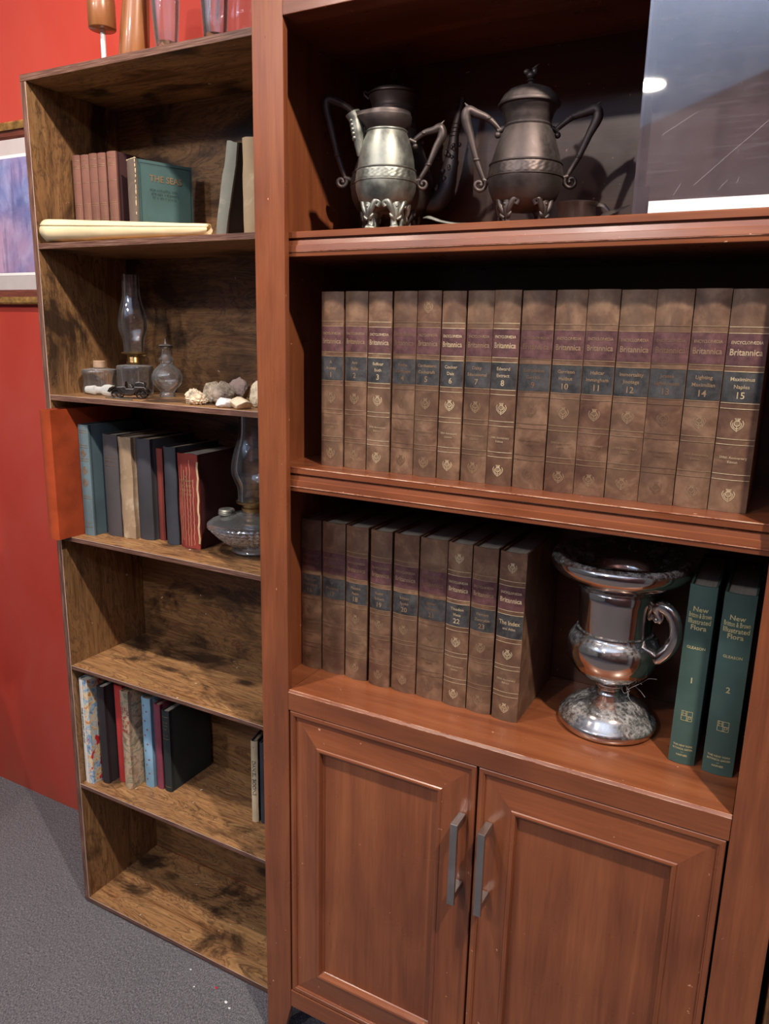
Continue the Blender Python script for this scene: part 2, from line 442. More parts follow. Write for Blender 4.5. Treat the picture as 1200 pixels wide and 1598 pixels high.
# ------------------------------------------------------------------ materials
M_cz = cherry('cherry_wood_upright', 'z'); M_cx = cherry('cherry_wood_crosswise', 'x'); M_cy = cherry('cherry_wood_deep', 'y')
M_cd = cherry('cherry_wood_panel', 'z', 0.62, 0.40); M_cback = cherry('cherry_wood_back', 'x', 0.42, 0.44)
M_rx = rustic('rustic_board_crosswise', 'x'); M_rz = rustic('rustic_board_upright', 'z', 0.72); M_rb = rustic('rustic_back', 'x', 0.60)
M_ex = edge_mat('board_edge_crosswise', 'x'); M_ez = edge_mat('board_edge_upright', 'z')
M_gapdark = plain('dark_gap', srgb(12, 9, 8), 0.9, rnd=0)
def leather_mat():
    g = Nodes('brown_leatherette')
    v = g.coords((1, 1, 1), 9.0)
    n = g.noise(v, 26, 6, 0.65, 0.4); b = g.noise(v, 9, 3); f = g.noise(g.coords((1, 1, 1), 3.0), 420, 2)
    col = g.ramp(n, [(0.34, srgb(74, 50, 38)), (0.50, srgb(106, 76, 56)), (0.66, srgb(146, 112, 86))])
    col = g.mix(0.35, col, g.ramp(b, [(0.35, srgb(92, 62, 54)), (0.65, srgb(120, 100, 82))]))
    g.base(col); g.set(Roughness=0.48, Specular_IOR_Level=0.5)
    g.l(g.ramp(n, [(0.3, BW(0.38)), (0.7, BW(0.6))]), g.b.inputs['Roughness'])
    g.bump(f, 0.2, 0.0003); return g.m
M_leather = leather_mat()
def band_mat(name, a, b):
    g = Nodes(name); n = g.noise(g.coords((1, 1, 1), 9.0), 60, 5, 0.7)
    g.base(g.ramp(n, [(0.35, a), (0.7, b)])); g.set(Roughness=0.5); return g.m
M_maroon = band_mat('maroon_label', srgb(70, 40, 44), srgb(112, 76, 76))
M_navy = band_mat('navy_label', srgb(40, 40, 42), srgb(80, 79, 80))
def gilt(name, a, fade):
    g = Nodes(name); n = g.noise(g.coords((1, 1, 1), 9.0), 380, 4, 0.7); n2 = g.noise(g.coords((1, 1, 1), 9.0), 60, 3, 0.6)
    fac = g.mix(0.5, g.ramp(n, [(0.35, BW(0)), (0.55, BW(1))]), g.ramp(n2, [(0.4, BW(0)), (0.6, BW(1))]))
    col = g.mix(fade, a, srgb(112, 86, 66)); col = g.mix(fac, g.mix(0.55, col, srgb(100, 76, 60)), col)
    g.base(col); g.set(Roughness=0.42, Metallic=0.25); return g.m
M_gilt = [gilt('gilt_bright', srgb(226, 204, 166), 0.12), gilt('gilt_rubbed', srgb(200, 170, 134), 0.5), gilt('gilt_faded', srgb(160, 128, 102), 0.75)]
def page_mat(name, c, axis='x'):
    g = Nodes(name); n = g.noise(g.coords((700, 3, 3), 4.0), 1.0, 2); n2 = g.noise(g.coords((1, 1, 1), 4.0), 30, 4)
    k = g.ramp(n, [(0.3, BW(0.7)), (0.7, BW(1.0))]); k2 = g.ramp(n2, [(0.3, BW(0.75)), (0.7, BW(1.0))])
    g.base(g.mix(1.0, g.mix(1.0, c, k, 'MULTIPLY'), k2, 'MULTIPLY')); g.set(Roughness=0.9); return g.m
M_page_dusty = page_mat('dusty_grey_page_edges', srgb(168, 162, 154))
M_page_old = page_mat('aged_page_edges', srgb(176, 152, 124)); M_page_white = page_mat('pale_page_edges', srgb(205, 198, 188))
M_nickel = metal_dusty('brushed_nickel', srgb(186, 182, 178), 0.34, var=0.1)
M_brass = metal_dusty('dull_brass', srgb(150, 122, 82), 0.38)
M_silver = metal_dusty('polished_silver', srgb(208, 196, 186), 0.10, dust=0.85, var=0.10)
M_pewter_dark = metal_dusty('tarnished_dark_metal', srgb(90, 80, 78), 0.50, dust=0.16, var=0.30, bump=0.08, metal=.8)
M_pewter_light = metal_dusty('worn_bright_metal', srgb(140, 142, 134), 0.45, dust=0.30, var=0.40, scale=34, bump=0.10, metal=.85)
M_toy = metal_dusty('toy_pewter', srgb(96, 92, 92), 0.35, var=0.3)
M_glass = thin_glass('clear_glass', tint=(.992,.994,.994), haze=0.016, f0=.05)
M_glass_dusty = thin_glass('dusty_glass', tint=(.99,.992,.994), haze=0.026, f0=0.06)
M_acrylic = thin_glass('scuffed_acrylic', tint=(0.90, 0.86, 0.88), f0=0.20, haze=0.05, hazecol=(0.55, 0.5, 0.55), rough=0.03, smear=0.22)
M_acryl_edge = thin_glass('acrylic_edge', tint=(0.8, 0.82, 0.86), f0=0.2, haze=0.35, hazecol=(0.62, 0.66, 0.74))
M_white = plain('white_card', srgb(250, 250, 248), 0.7, var=0.01)

# ------------------------------------------------------------------ the room
YW = 0.3154                                     # face of the red wall
def carpet():
    g = Nodes('grey_loop_carpet')
    v = g.coords((1, 1, 1))
    f = g.noise(g.coords((520, 230, 1)), 1.0, 3, 0.7, 0.3); m = g.noise(v, 5, 3); h = g.noise(g.coords((240, 110, 1)), 1.0, 3, 0.6)
    col = g.ramp(f, [(0.36, srgb(50, 50, 54)), (0.5, srgb(112, 112, 118)), (0.64, srgb(190, 190, 196))])
    col = g.mix(0.3, col, g.ramp(m, [(0.3, srgb(84, 82, 90)), (0.7, srgb(120, 117, 122))]))
    col = g.mix(0.35, col, g.ramp(h, [(0.3, srgb(70, 68, 74)), (0.7, srgb(138, 134, 140))]))
    g.base(col); g.set(Roughness=0.95, Specular_IOR_Level=0.1); g.bump(f, 0.8, 0.004); return g.m
def redwall():
    g = Nodes('red_wall_paint'); v = g.coords((1, 1, 0.6))
    a = g.noise(v, 2.2, 5, 0.6, 0.8); b = g.noise(v, 9, 4, 0.6)
    col = g.ramp(a, [(0.28, srgb(176, 54, 38)), (0.5, srgb(186, 66, 53)), (0.72, srgb(190, 80, 68))])
    col = g.mix(g.ramp(b, [(0.55, BW(0)), (0.8, BW(0.35))]), col, srgb(186, 82, 62))
    # mottled brownish band low on the wall, fading upward
    tc = g.n('TexCoord'); sx = g.n('SeparateXYZ'); g.l(tc.outputs['Object'], sx.inputs[0])
    mr = g.n('MapRange'); g.l(sx.outputs[2], mr.inputs[0]); mr.inputs[1].default_value = 0.0; mr.inputs[2].default_value = 0.34; mr.inputs[3].default_value = 0.75; mr.inputs[4].default_value = 0.0
    mu = g.n('Math', operation='MULTIPLY'); g.l(mr.outputs[0], mu.inputs[0]); g.l(g.ramp(g.noise(v, 6, 5, 0.65), [(0.35, BW(0.1)), (0.65, BW(1))]), mu.inputs[1])
    g.base(g.mix(mu.outputs[0], col, srgb(150, 82, 62))); g.set(Roughness=0.55, Specular_IOR_Level=0.35); g.bump(b, 0.08, 0.002); return g.m
M_ceil = plain('ceiling_paint', srgb(178, 196, 222), 0.9, var=0.03)
M_farwall = plain('far_wall_paint', srgb(120, 84, 78), 0.8, var=0.08, scale=3)
struct(MB().box(-3.2, 2.6, -8.3, YW, -0.06, 0).build('floor', carpet()))
struct(MB().box(-3.2, 2.6, YW, YW + .1, 0, 2.9).build('wall_back', redwall()))
struct(MB().box(-3.2, 2.6, -8.3, YW + .1, 2.9, 3.0).build('ceiling', M_ceil))
struct(MB().prism_z([(-3.2, -8.19), (2.6, -1.665), (2.6, -1.78), (-3.2, -8.3)], 0, 2.9).build('wall_front', M_farwall))

t = thing('recessed_downlight', 'round recessed ceiling downlight glowing warm white', 'ceiling light', (-0.23, -4.10, 2.9))
def emis(name, c, s):
    g = Nodes(name); g.b.inputs['Base Color'].default_value = (0, 0, 0, 1); g.b.inputs['Emission Color'].default_value = c; g.b.inputs['Emission Strength'].default_value = s; return g.m
MB().lathe([(0.075, -0.004), (0.10, -0.012), (0.105, 0.0)], seg=32).build('trim_ring', M_white, t, True)
MB().lathe([(0.0001, -0.0125), (0.09, -0.0125)], seg=32).build('lens', emis('lamp_glow', (1, .93, .82, 1), 60), t)

# ------------------------------------------------------------------ cherry wall cabinet
Z1, Z1B, Z2, Z2B, ZC, ZCB = 1.550, 1.512, 1.1755, 1.134, 0.776, 0.7377
WP, WX, CW, CD = 0.0574, 0.784, 0.848, 0.308
cab = thing('cherry_cabinet', 'tall cherry wood cabinet with open shelves above two panelled doors', 'cabinet', (0, 0, 0))
for x0, x1, tx, dirn in ((0, WP, WP - 0.0115, 1), (WX, CW, WX + 0.0115, -1)):
    # post with a tapered foot
    if dirn == 1: prof = [(x0, 0.0), (x1 - 0.022, 0.0), (x1, 0.09), (x1, 2.36), (x0, 2.36)]
    else: prof = [(x0 + 0.022, 0.0), (x1, 0.0), (x1, 2.36), (x0, 2.36), (x0, 0.09)]
    MB().prism_y(prof, 0.0, 0.0125).build('post', M_cz, cab, bevel=0.0012)
MB().box(0, 0.015, 0.0127, CD - .008, 0.09, 2.36).build('side_panel', M_cz, cab)
MB().box(CW - 0.05, CW - 0.035 + 0.035, 0.0127, CD - .008, 0.09, 2.36).build('side_panel', M_cz, cab)
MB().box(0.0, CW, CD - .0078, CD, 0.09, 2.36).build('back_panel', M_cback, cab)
def molded_shelf(zt, zb):
    h = zt - zb; y = 0.0195; yb = CD - 0.0085
    prof = [(y + .001, zt), (y, zt - .001), (y, zt - h * .245), (y + .0045, zt - h * .265), (y + .0055, zt - h * .32), (y + .0025, zt - h * .34), (y + .0012, zt - h * .52),
            (y - .0005, zt - h * .54), (y - .0015, zt - h * .77), (y - .0003, zt - h * .785), (y - .001, zt - h * .80), (y - .0005, zb + .001), (y + .001, zb), (yb, zb), (yb, zt)]
    return MB().prism_x(prof, 0.0155, CW - 0.0505).build('shelf', M_cx, cab)
molded_shelf(Z1, Z1B); molded_shelf(Z2, Z2B)
ct = MB().prism_x([(-.0005, ZC - .0035), (0.0030, ZC), (CD - .0085, ZC), (CD - .0085, ZCB), (-.0005, ZCB)], WP + .0004, WX - .0006)
ct.build('worktop', M_cx, cab, bevel=0.0008)
for a, b in ((0.0155, WP), (WX, CW - .0505)): MB().box(a, b, 0.0130, CD - .0085, ZCB, ZC).build('worktop_end', M_cx, cab)
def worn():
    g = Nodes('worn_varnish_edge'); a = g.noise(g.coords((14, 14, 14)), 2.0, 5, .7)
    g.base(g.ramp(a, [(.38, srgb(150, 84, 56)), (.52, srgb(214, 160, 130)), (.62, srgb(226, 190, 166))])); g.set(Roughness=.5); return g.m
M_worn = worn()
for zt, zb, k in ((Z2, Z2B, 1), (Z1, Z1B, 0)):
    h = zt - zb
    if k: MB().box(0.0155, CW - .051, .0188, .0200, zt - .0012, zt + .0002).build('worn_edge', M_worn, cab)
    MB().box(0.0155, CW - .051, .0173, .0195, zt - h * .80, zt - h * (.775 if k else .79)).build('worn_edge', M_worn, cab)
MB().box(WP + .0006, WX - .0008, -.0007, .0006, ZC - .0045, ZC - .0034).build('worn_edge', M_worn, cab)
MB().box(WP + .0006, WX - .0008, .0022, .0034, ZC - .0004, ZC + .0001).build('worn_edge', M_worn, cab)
MB().box(WP + .0004, WX - .0006, -.001, 0.036, 1.846, 1.866).build('header_rail', M_cx, cab, bevel=0.001)
MB().box(WP + .0004, WP + .006, 0.0, .014, 1.8665, 2.35).build('upper_stile', M_cz, cab)
MB().box(0.0155, CW - .0505, 0.037, CD - .009, 1.856, 1.872).build('upper_board', M_cx, cab)
MB().box(0.0, CW, -.004, CD, 2.3605, 2.39).build('crown_board', M_cx, cab, bevel=0.004)
MB().box(0.0155, CW - .0505, 0.037, CD - .009, 0.125, 0.141).build('bottom_board', M_cx, cab)
MB().box(WP + .0004, WX - .0006, 0.0, 0.018, 0.0935, 0.1325).build('bottom_rail', M_cx, cab, bevel=0.0015)

def framed_door(x0, x1, z0, z1, handle_x, hz0, hz1, label=None):
    prof = [(0, 0.018), (0, 0.0012), (0.0012, 0), (0.0075, 0), (0.0085, 0.0016), (0.0098, 0.0016), (0.0108, 0.0052), (0.030, 0.0030), (0.0555, -0.0006), (0.0565, -0.0004), (0.0580, -0.0022), (0.0610, -0.0030), (0.0640, -0.0020), (0.0655, 0.0030), (0.0662, 0.0080), (0.0675, 0.0095), (0.0675, 0.018)]
    mb = MB()
    for i in range(len(prof) - 1):
        (a, ya), (b, yb) = prof[i], prof[i + 1]
        o = [(x0 + a, ya, z0 + a), (x1 - a, ya, z0 + a), (x1 - a, ya, z1 - a), (x0 + a, ya, z1 - a)]
        q = [(x0 + b, yb, z0 + b), (x1 - b, yb, z0 + b), (x1 - b, yb, z1 - b), (x0 + b, yb, z1 - b)]
        for k in range(4):
            k2 = (k + 1) % 4
            mb.add([o[k], o[k2], q[k2], q[k]], [(0, 1, 2, 3)], 0 if k % 2 else 1)
    d = mb.build('door', [M_cz, M_cx], cab)
    MB().box(x0 + .0665, x1 - .0665, 0.0098, 0.0135, z0 + .0665, z1 - .0665).build('door_panel', M_cz, d)
    if handle_x is not None:
        h = MB()
        w = 0.0062
        h.box(handle_x - w, handle_x + w, -0.033, -0.028, hz0, hz1)
        h.box(handle_x - w, handle_x + w, -0.028, 0.0035, hz1 - .012, hz1)
        h.box(handle_x - w, handle_x + w, -0.028, 0.0035, hz0 + .010, hz0 + .022)
        h.build('handle', M_nickel, d, bevel=0.0008)
    return d
framed_door(0.0608, 0.4185, 0.1352, 0.7362, 0.3975, 0.497, 0.645)
framed_door(0.4225, 0.7808, 0.1352, 0.7362, 0.4435, 0.495, 0.644)
framed_door(0.0685, 0.4185, 1.8675, 2.34, None, 0, 0)
framed_door(0.4225, 0.7780, 1.8675, 2.34, None, 0, 0)

# neighbouring unit at the right edge of the photograph
nb = thing('dark_wood_cabinet', 'dark brown cabinet standing right of the cherry cabinet, barely in view', 'cabinet', (1.16, 0.02, 0))
MB().box(-0.302, 0.28, 0.0, 0.285, 0.0, 2.3).build('carcass', M_rz, nb, bevel=0.002)
MB().box(-0.29, 0.27, -0.016, -0.0005, 0.08, 2.25).build('door', M_rz, nb, bevel=0.002)

# ------------------------------------------------------------------ rustic bookcase
S1, S2, S3, S4, S5, S6, ZT = 1.5601, 1.2569, 0.9504, 0.640, 0.3354, 0.0187, 1.8707
YL, XL, XI, XR, YB = 0.0702, -0.6166, -0.5993, -0.0035, 0.2995
bc = thing('rustic_bookcase', 'tall six-tier bookcase of dark rustic brown boards against the red wall', 'bookcase', (XL, YL, 0))
def bpart(name, x0, x1, y0, y1, z0, z1, mats, edge='front'):
    mb = MB().box(x0 - XL, x1 - XL, y0 - YL, y1 - YL, z0, z1)
    for i, f in enumerate(mb.f):
        if all(abs(mb.v[k][1] - (y0 - YL)) < 1e-6 for k in f): mb.mi[i] = 1
    return mb.build(name, mats, bc, bevel=0.0006, bseg=1)
bpart('top_board', XL, XR, YL, 0.309, ZT - .0125, ZT, [M_rx, M_ex])
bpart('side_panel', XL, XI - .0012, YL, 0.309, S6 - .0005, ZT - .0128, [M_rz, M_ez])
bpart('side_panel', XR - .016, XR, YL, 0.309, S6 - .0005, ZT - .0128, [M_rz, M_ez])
for z, th in ((S1, .0112), (S2, .0112), (S3, .0105), (S4, .0095), (S5, .0105)):
    bpart('shelf', XI - .001, XR - .0163, YL, YB - .0005, z - th, z, [M_rx, M_ex])
bpart('bottom_board', XL, XR, YL, YB - .0005, S6 - .0105, S6 - .0007, [M_rx, M_ex])
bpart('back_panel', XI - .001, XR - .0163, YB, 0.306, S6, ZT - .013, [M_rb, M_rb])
bpart('plinth', XL + .006, XR - .006, YL + .004, YL + .02, 0.0, S6 - .0107, [M_gapdark, M_ex])
M_pale = plain('pale_edge_line', srgb(196, 170, 156), 0.4, rnd=0)  # pale banding that paints in the bright reflection line along the edges
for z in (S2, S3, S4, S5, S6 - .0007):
    MB().box(XI - .001 - XL, XR - .0163 - XL, -.0003, .0004, z - .0009, z - .0001).build('banding_highlight', M_pale, bc)
# pale banding with its highlight painted in, inner edge of the left upright
MB().box(XI - .0024 - XL, XI - .0010 - XL, -.0004, 0.0, S6, ZT - .0135).build('banding_highlight', M_pale, bc)

# ------------------------------------------------------------------ encyclopaedia set
def encyclopedia(num, l1, l2, loc, w, h, shade, label, index=False, lean=0.0, rz=0.0):
    t = thing('encyclopedia_volume', label, 'book', loc, (0, lean, rz), 'brown encyclopedia volumes')
    ys = book_parts(t, w, h, 0.19, M_leather, M_page_dusty, bulge=0.0045, t=0.003)
    hw = w / 2 - .0004
    Z = lambda f: h * (1 - f)
    mb = MB(); strip(mb, -hw, hw, Z(.33), Z(.192), ys); mb.build('maroon_label', M_maroon, t)
    mb = MB(); strip(mb, -hw, hw, Z(.493), Z(.360), ys); mb.build('navy_label', M_navy, t)
    mb = MB()
    for f in (.163, .190, .334, .357, .497, .522, .660, .685, .822, .848): strip(mb, -hw, hw, Z(f) - .0005, Z(f) + .0005, ys, .0005)
    o = .0006
    put_text(mb, 'ENCYCLOPÆDIA', 0, Z(.230), .0056, ys, w * .80, yoff=o, bold=.02)
    put_text(mb, 'Britannica', 0, Z(.272), .0115, ys, w * .82, yoff=o, bold=.014)
    if index:
        put_text(mb, 'The Index', 0, Z(.405), .0105, ys, w * .80, yoff=o, bold=.014)
        put_text(mb, 'and Atlas', 0, Z(.440), .0058, ys, w * .5, yoff=o, bold=.01)
    else:
        put_text(mb, l1, 0, Z(.390), .0068, ys, w * .78, yoff=o, bold=.012)
        put_text(mb, l2, 0, Z(.424), .0068, ys, w * .78, yoff=o, bold=.012)
        put_text(mb, num, 0, Z(.462), .0120, ys, w * .6, yoff=o, bold=.014)
    thistle(mb, 0, Z(.592), min(.0085, w * .22), ys)
    put_text(mb, '200th Anniversary', 0, Z(.745), .0046, ys, w * .72, yoff=o, bold=.006)
    put_text(mb, 'Edition', 0, Z(.765), .0044, ys, w * .4, yoff=o, bold=.006)
    thistle(mb, 0, Z(.918), min(.0085, w * .22), ys)
    if num in ('24', '22', '5'): thistle(mb, 0, Z(.085), min(.008, w * .2), ys)
    mb.build('gilt_lettering', M_gilt[shade], t)
    return t
edges = [0.0831, 0.1257, 0.1282, 0.1699, 0.1719, 0.2142, 0.217, 0.2572, 0.2583, 0.2984, 0.3003, 0.3387, 0.3409, 0.3824, 0.3832, 0.4236, 0.4255, 0.473, 0.4748, 0.5182, 0.5189, 0.5625, 0.5634, 0.6094, 0.6099, 0.656, 0.6569, 0.7004, 0.7012, 0.7483]
row1 = [('1', 'A', 'Anstey', 1), ('2', 'Ant', 'Balfe', 1), ('3', 'Balfour', 'Both', 0), ('4', 'Botha', 'Carthage', 2), ('5', 'Carthusians', 'Cockcroft', 1), ('6', 'Cocker', 'Dais', 0), ('7', 'Daisy', 'Educational', 1), ('8', 'Edward', 'Extract', 0),
        ('9', 'Extradition', 'Garrick', 2), ('10', 'Garrison', 'Halibut', 1), ('11', 'Halicar', 'Immingham', 1), ('12', 'Immortality', 'Jinotega', 1), ('13', 'Jirasek', 'Lighthouses', 2), ('14', 'Lighting', 'Maximilian', 1), ('15', 'Maximinus', 'Naples', 0)]
for i, (num, a, b, sh) in enumerate(row1):
    x0, x1 = edges[2 * i], edges[2 * i + 1]
    dy = [0, .0012, .0, .0008, .0003][i % 5] * 1.0
    encyclopedia(num, a, b, ((x0 + x1) / 2, 0.0626 + dy, Z2 + .0002), x1 - x0 - .0003, 0.2862 + [0, .0004, -.0004][i % 3], sh,
                 'brown encyclopedia volume %s with maroon and navy labels, on the upper book shelf' % num)
row2 = [('16', 'Napoleon', 'Ozonolysis', 0.0178, .0602, .0975, 2), ('17', 'P', 'Plastering', .0634, .1112, .0985, 2), ('18', 'Plastics', 'Razin', .1150, .1595, .0965, 1), ('19', 'Razor', 'Schurz', .1665, .2080, .0940, 1), ('20', 'Schutz', 'Speke', .2120, .2590, .0955, 1),
        ('21', 'Speleo', 'Timmins', .2615, .3115, .0960, 2), ('22', 'Tinodon', 'Vieta', .3140, .3560, .0935, 0), ('23', 'Vietnam', 'Zworykin', .3582, .4010, .0930, 1), ('24', '', '', .4055, .4495, .0900, 0)]
for num, a, b, x0, x1, y, sh in row2:
    lab = 'brown encyclopedia volume %s with maroon and navy labels, on the worktop row' % num
    if num == '24': lab = 'brown encyclopedia index volume at the right end of the worktop row, beside the silver urn'
    encyclopedia(num, a, b, ((x0 + x1) / 2, y, ZC + .0002), x1 - x0, 0.2895, sh, lab, index=(num == '24'))

# ------------------------------------------------------------------ two green flora volumes
M_green = worn_cloth('dark_green_cloth', srgb(70, 94, 88), srgb(128, 146, 140), 0.6, 0.80)
M_gold = plain('pale_gold_print', srgb(208, 196, 142), 0.45, metal=0.2, var=0.1, scale=200)
def flora(num, loc, w, h, lean):
    t = thing('flora_book', 'dark green clothbound flora volume numbered %s in gold, right of the silver urn' % num, 'book', loc, (0, lean, 0), 'green flora volumes')
    ys = book_parts(t, w, h, 0.185, M_green, M_page_dusty, bulge=0.0045, t=0.003)
    Z = lambda f: h * (1 - f); mb = MB()
    for s, f, sz in (('New', .125, .0105), ('Britton & Brown', .158, .0105), ('Illustrated', .191, .0105), ('Flora', .224, .0105), ('GLEASON', .335, .0058), (num, .515, .0125)):
        put_text(mb, s, 0, Z(f), sz, ys, w * .82, bold=.014)
    for s, f in (('THE NEW YORK', .893), ('BOTANICAL GARDEN', .912), ('HAFNER', .948)): put_text(mb, s, 0, Z(f), .0042, ys, w * .74, bold=.012)
    strip(mb, -.002, .002, Z(.931) - .0002, Z(.931) + .0002, ys, .0004)
    q = .0075; zc = Z(.72); lw = .0006
    for a, b in (((-q, -q), (q, -q)), ((q, -q), (q, q)), ((q, q), (-q, q)), ((-q, q), (-q, -q)), ((0, -q), (0, q)), ((-q, 0), (q, 0)),
                 ((-q * .78, 0), (-q * .78, q)), ((-q * .2, 0), (-q * .2, q)), ((-q * .78, q * .5), (-q * .2, q * .5)), ((q * .25, -q), (q * .25, 0)), ((q * .25, -q * .12), (q * .75, -q * .12)), ((q * .75, -q * .12), (q * .75, -q * .5)), ((q * .75, -q * .5), (q * .25, -q * .5))):
        ribbon(mb, [(a[0], zc + a[1]), (b[0], zc + b[1])], lw, ys)
    mb.build('gilt_lettering', M_gold, t)
flora('1', (0.7040, 0.1010, ZC + .0006), 0.0370, 0.281, 0.010)
flora('2', (0.7545, 0.0960, ZC + .0006), 0.0420, 0.279, 0.004)

# ------------------------------------------------------------------ silver urn
urn = thing('silver_urn', 'dusty silver urn with a flared rim and scroll handle on the worktop', 'urn', (0.578, 0.171, ZC))
MB().lathe([(0.0, 0.0), (.071, 0.0), (.0765, .003), (.0785, .010), (.0765, .017), (.0745, .0185), (.0725, .0225), (.0665, .0285), (.0655, .031), (.056, .0385), (.044, .046), (.032, .0525), (.0250, .057), (.0215, .0615), (.0205, .066), (.0215, .0705), (.026, .0735), (.0275, .0765), (.026, .0795), (.030, .0825), (.036, .0845)], seg=72).build('foot', M_silver, urn, True, 60)
gad = lambda r, z, a: r
MB().lathe([(.036, .0846), (.046, .0885), (.056, .0965), (.064, .106), (.0695, .118), (.0725, .131), (.0725, .143), (.0695, .153), (.064, .1605), (.0595, .165), (.0600, .168), (.0575, .170)], seg=72).build('bowl', M_silver, urn, True, 60)
MB().lathe([(.0575, .1701), (.0580, .176), (.0590, .200), (.0605, .222), (.0625, .236), (.0605, .2385), (.0640, .241), (.0680, .2445), (.0665, .2465), (.0740, .2500), (.0850, .2545), (.0960, .2600), (.1040, .2675), (.1085, .2765), (.1085, .2840), (.1050, .2900), (.0990, .2920), (.0930, .2890), (.0860, .2830), (.0740, .2740), (.0620, .2630), (.0590, .240), (.0570, .176), (.0540, .172), (.0001, .172)], seg=84).build('rim', M_silver, urn, True, 60)
ha = math.radians(-14)
def hp(r, z): return (r * math.cos(ha), r * math.sin(ha), z)
MB().tube([hp(.0595, .208), hp(.063, .200), hp(.069, .1985), hp(.0715, .2045), hp(.068, .212), hp(.0655, .218), hp(.072, .2225), hp(.082, .2195), hp(.0905, .210), hp(.0955, .195), hp(.0960, .178), hp(.0910, .162), hp(.083, .149), hp(.074, .1385), hp(.067, .134)],
          [.0035, .004, .0045, .0045, .0055, .0075, .0088, .0090, .0090, .0090, .0090, .0088, .0085, .0080, .0060], seg=16, smooth=6, flat=1.25).build('handle', M_silver, urn, True, 60)
lint = MB(); random.seed(3)
for k in range(16):
    a = math.radians(random.uniform(-60, 10)); r0 = random.uniform(.034, .052); z0 = random.uniform(.078, .095)
    pts = [(r0 * math.cos(a), r0 * math.sin(a) - .004, z0)]
    for j in range(3): pts.append((pts[-1][0] + random.uniform(-.004, .011), pts[-1][1] + random.uniform(-.007, .003), pts[-1][2] + random.uniform(-.010, .009)))
    lint.tube(pts, .00028, seg=4, smooth=3)
lo = lint.build('lint', plain('grey_lint', srgb(190, 188, 184), 0.95, rnd=0), urn); lo['kind'] = 'stuff'

# ------------------------------------------------------------------ metal tea service
def spiral(c, r, a0, turns, n=12, shrink=.25, ang=0.0, sgn=1):
    out = []
    for k in range(n + 1):
        a = a0 + sgn * turns * 2 * PI * k / n; rr = r * (1 - (1 - shrink) * k / n)
        x = c[0] + rr * math.cos(a); out.append((x * math.cos(ang), x * math.sin(ang), c[1] + rr * math.sin(a)))
    return out
def scroll_handle(root, mat, ang, sx, top, apex, low, tip_r, th=.0042):
    """handle in the vertical plane at angle ang: rises from the neck, bends over, runs down to a curl. (r,z) pairs"""
    P = lambda r, z: (r * sx * math.cos(ang), r * sx * math.sin(ang), z)
    (r0, z0), (r1, z1), (r2, z2) = top, apex, low
    pts = [P(r0, z0), P(r0 + (r1 - r0) * .35, z0 + (z1 - z0) * .62), P(r0 + (r1 - r0) * .72, z1 - .002), P(r1 - .003, z1 + .001), P(r1, z1 - .010), P(r1 - (r1 - r2) * .28, z1 - (z1 - z2) * .38), P(r1 - (r1 - r2) * .62, z1 - (z1 - z2) * .72), P(r2, z2)]
    mb = MB(); mb.tube(pts, [th * .85, th * 1.1, th * 1.45, th * 1.8, th * 1.8, th * 1.3, th * 1.05, th * .85], seg=12, smooth=5)
    # thumb leaf at the bend, knuckle rings, curl below
    a, b = Vector(P(r1 - .004, z1 + .004)), Vector(P(r1 + .003, z1 + .012))
    mb.tube([a, (a + b) / 2, b], [th * .9, th * .5, .0004], seg=8, smooth=3)
    for q in (pts[1], pts[6]): mb.ball(q, th * 1.35, 1, 1, .6)
    cx = r2 + tip_r * .55
    sp = []
    for k in range(15):
        an = PI * .75 + 2 * PI * 1.15 * k / 14; rr = tip_r * (1 - .72 * k / 14)
        sp.append(P(cx + rr * math.cos(an), z2 - tip_r * .9 + rr * math.sin(an)))
    mb.tube([pts[-1]] + sp, [th * .8] * 3 + [th * .68] * 13, seg=8, smooth=2)
    mb.ball(sp[-1], th * .8)
    # short stub joining the curl to the body
    mb.tube([P(r2 - .012, z2 - tip_r * .6), P(r2 + .001, z2 - tip_r * .2)], th * .9, seg=8)
    # curl under the top joint
    mb.ball(P(r0 + .003, z0 - .007), th * 1.1); mb.tube([P(r0 - .006, z0 + .002), P(r0 + .004, z0 - .002)], th, seg=8)
    return mb.build('handle', mat, root, True, 60)
def cast_feet(root, mat, r, zj, angs, h, splay=.016):
    for a in angs:
        mb = MB(); c, s = math.cos(a), math.sin(a)
        P = lambda rr, z, w=0: (rr * c - w * s, rr * s + w * c, z)
        # acanthus knee, narrow shank, small pad
        mb.tube([P(r - .004, zj + .010), P(r + .006, zj + .006), P(r + .009, zj * .72), P(r + .006, zj * .42), P(r + .007, zj * .18), P(r + splay * .7, .0045)], [.0090, .0095, .0066, .0052, .0056, .0048], seg=10, smooth=4, flat=.8)
        mb.tube([P(r + .006, .003, -.006), P(r + .014, .003, 0), P(r + .006, .003, .006)], [.003, .0042, .003], seg=8, smooth=3)
        for w in (-1, 1):
            mb.tube([P(r + .010, zj * .60, w * .003), P(r + .012, zj * .86, w * .008), P(r + .010, zj + .006, w * .014), P(r + .006, zj + .004, w * .0185), P(r + .008, zj - .002, w * .0165)], [.0030, .0042, .0046, .0036, .0026], seg=8, smooth=4)
            mb.ball(P(r + .009, zj + .001, w * .0135), .0032, seg=8)
            mb.tube([P(r + .011, zj * .45, w * .002), P(r + .012, zj * .55, w * .0075), P(r + .010, zj * .68, w * .0095)], [.0022, .0028, .0012], seg=7, smooth=3)
        for k in range(4): mb.ball(P(r + .0135 - k * .0006, zj * (1.0 - .14 * k)), .0026 - k * .0003, seg=8)
        mb.build('foot', mat, root, True, 60)
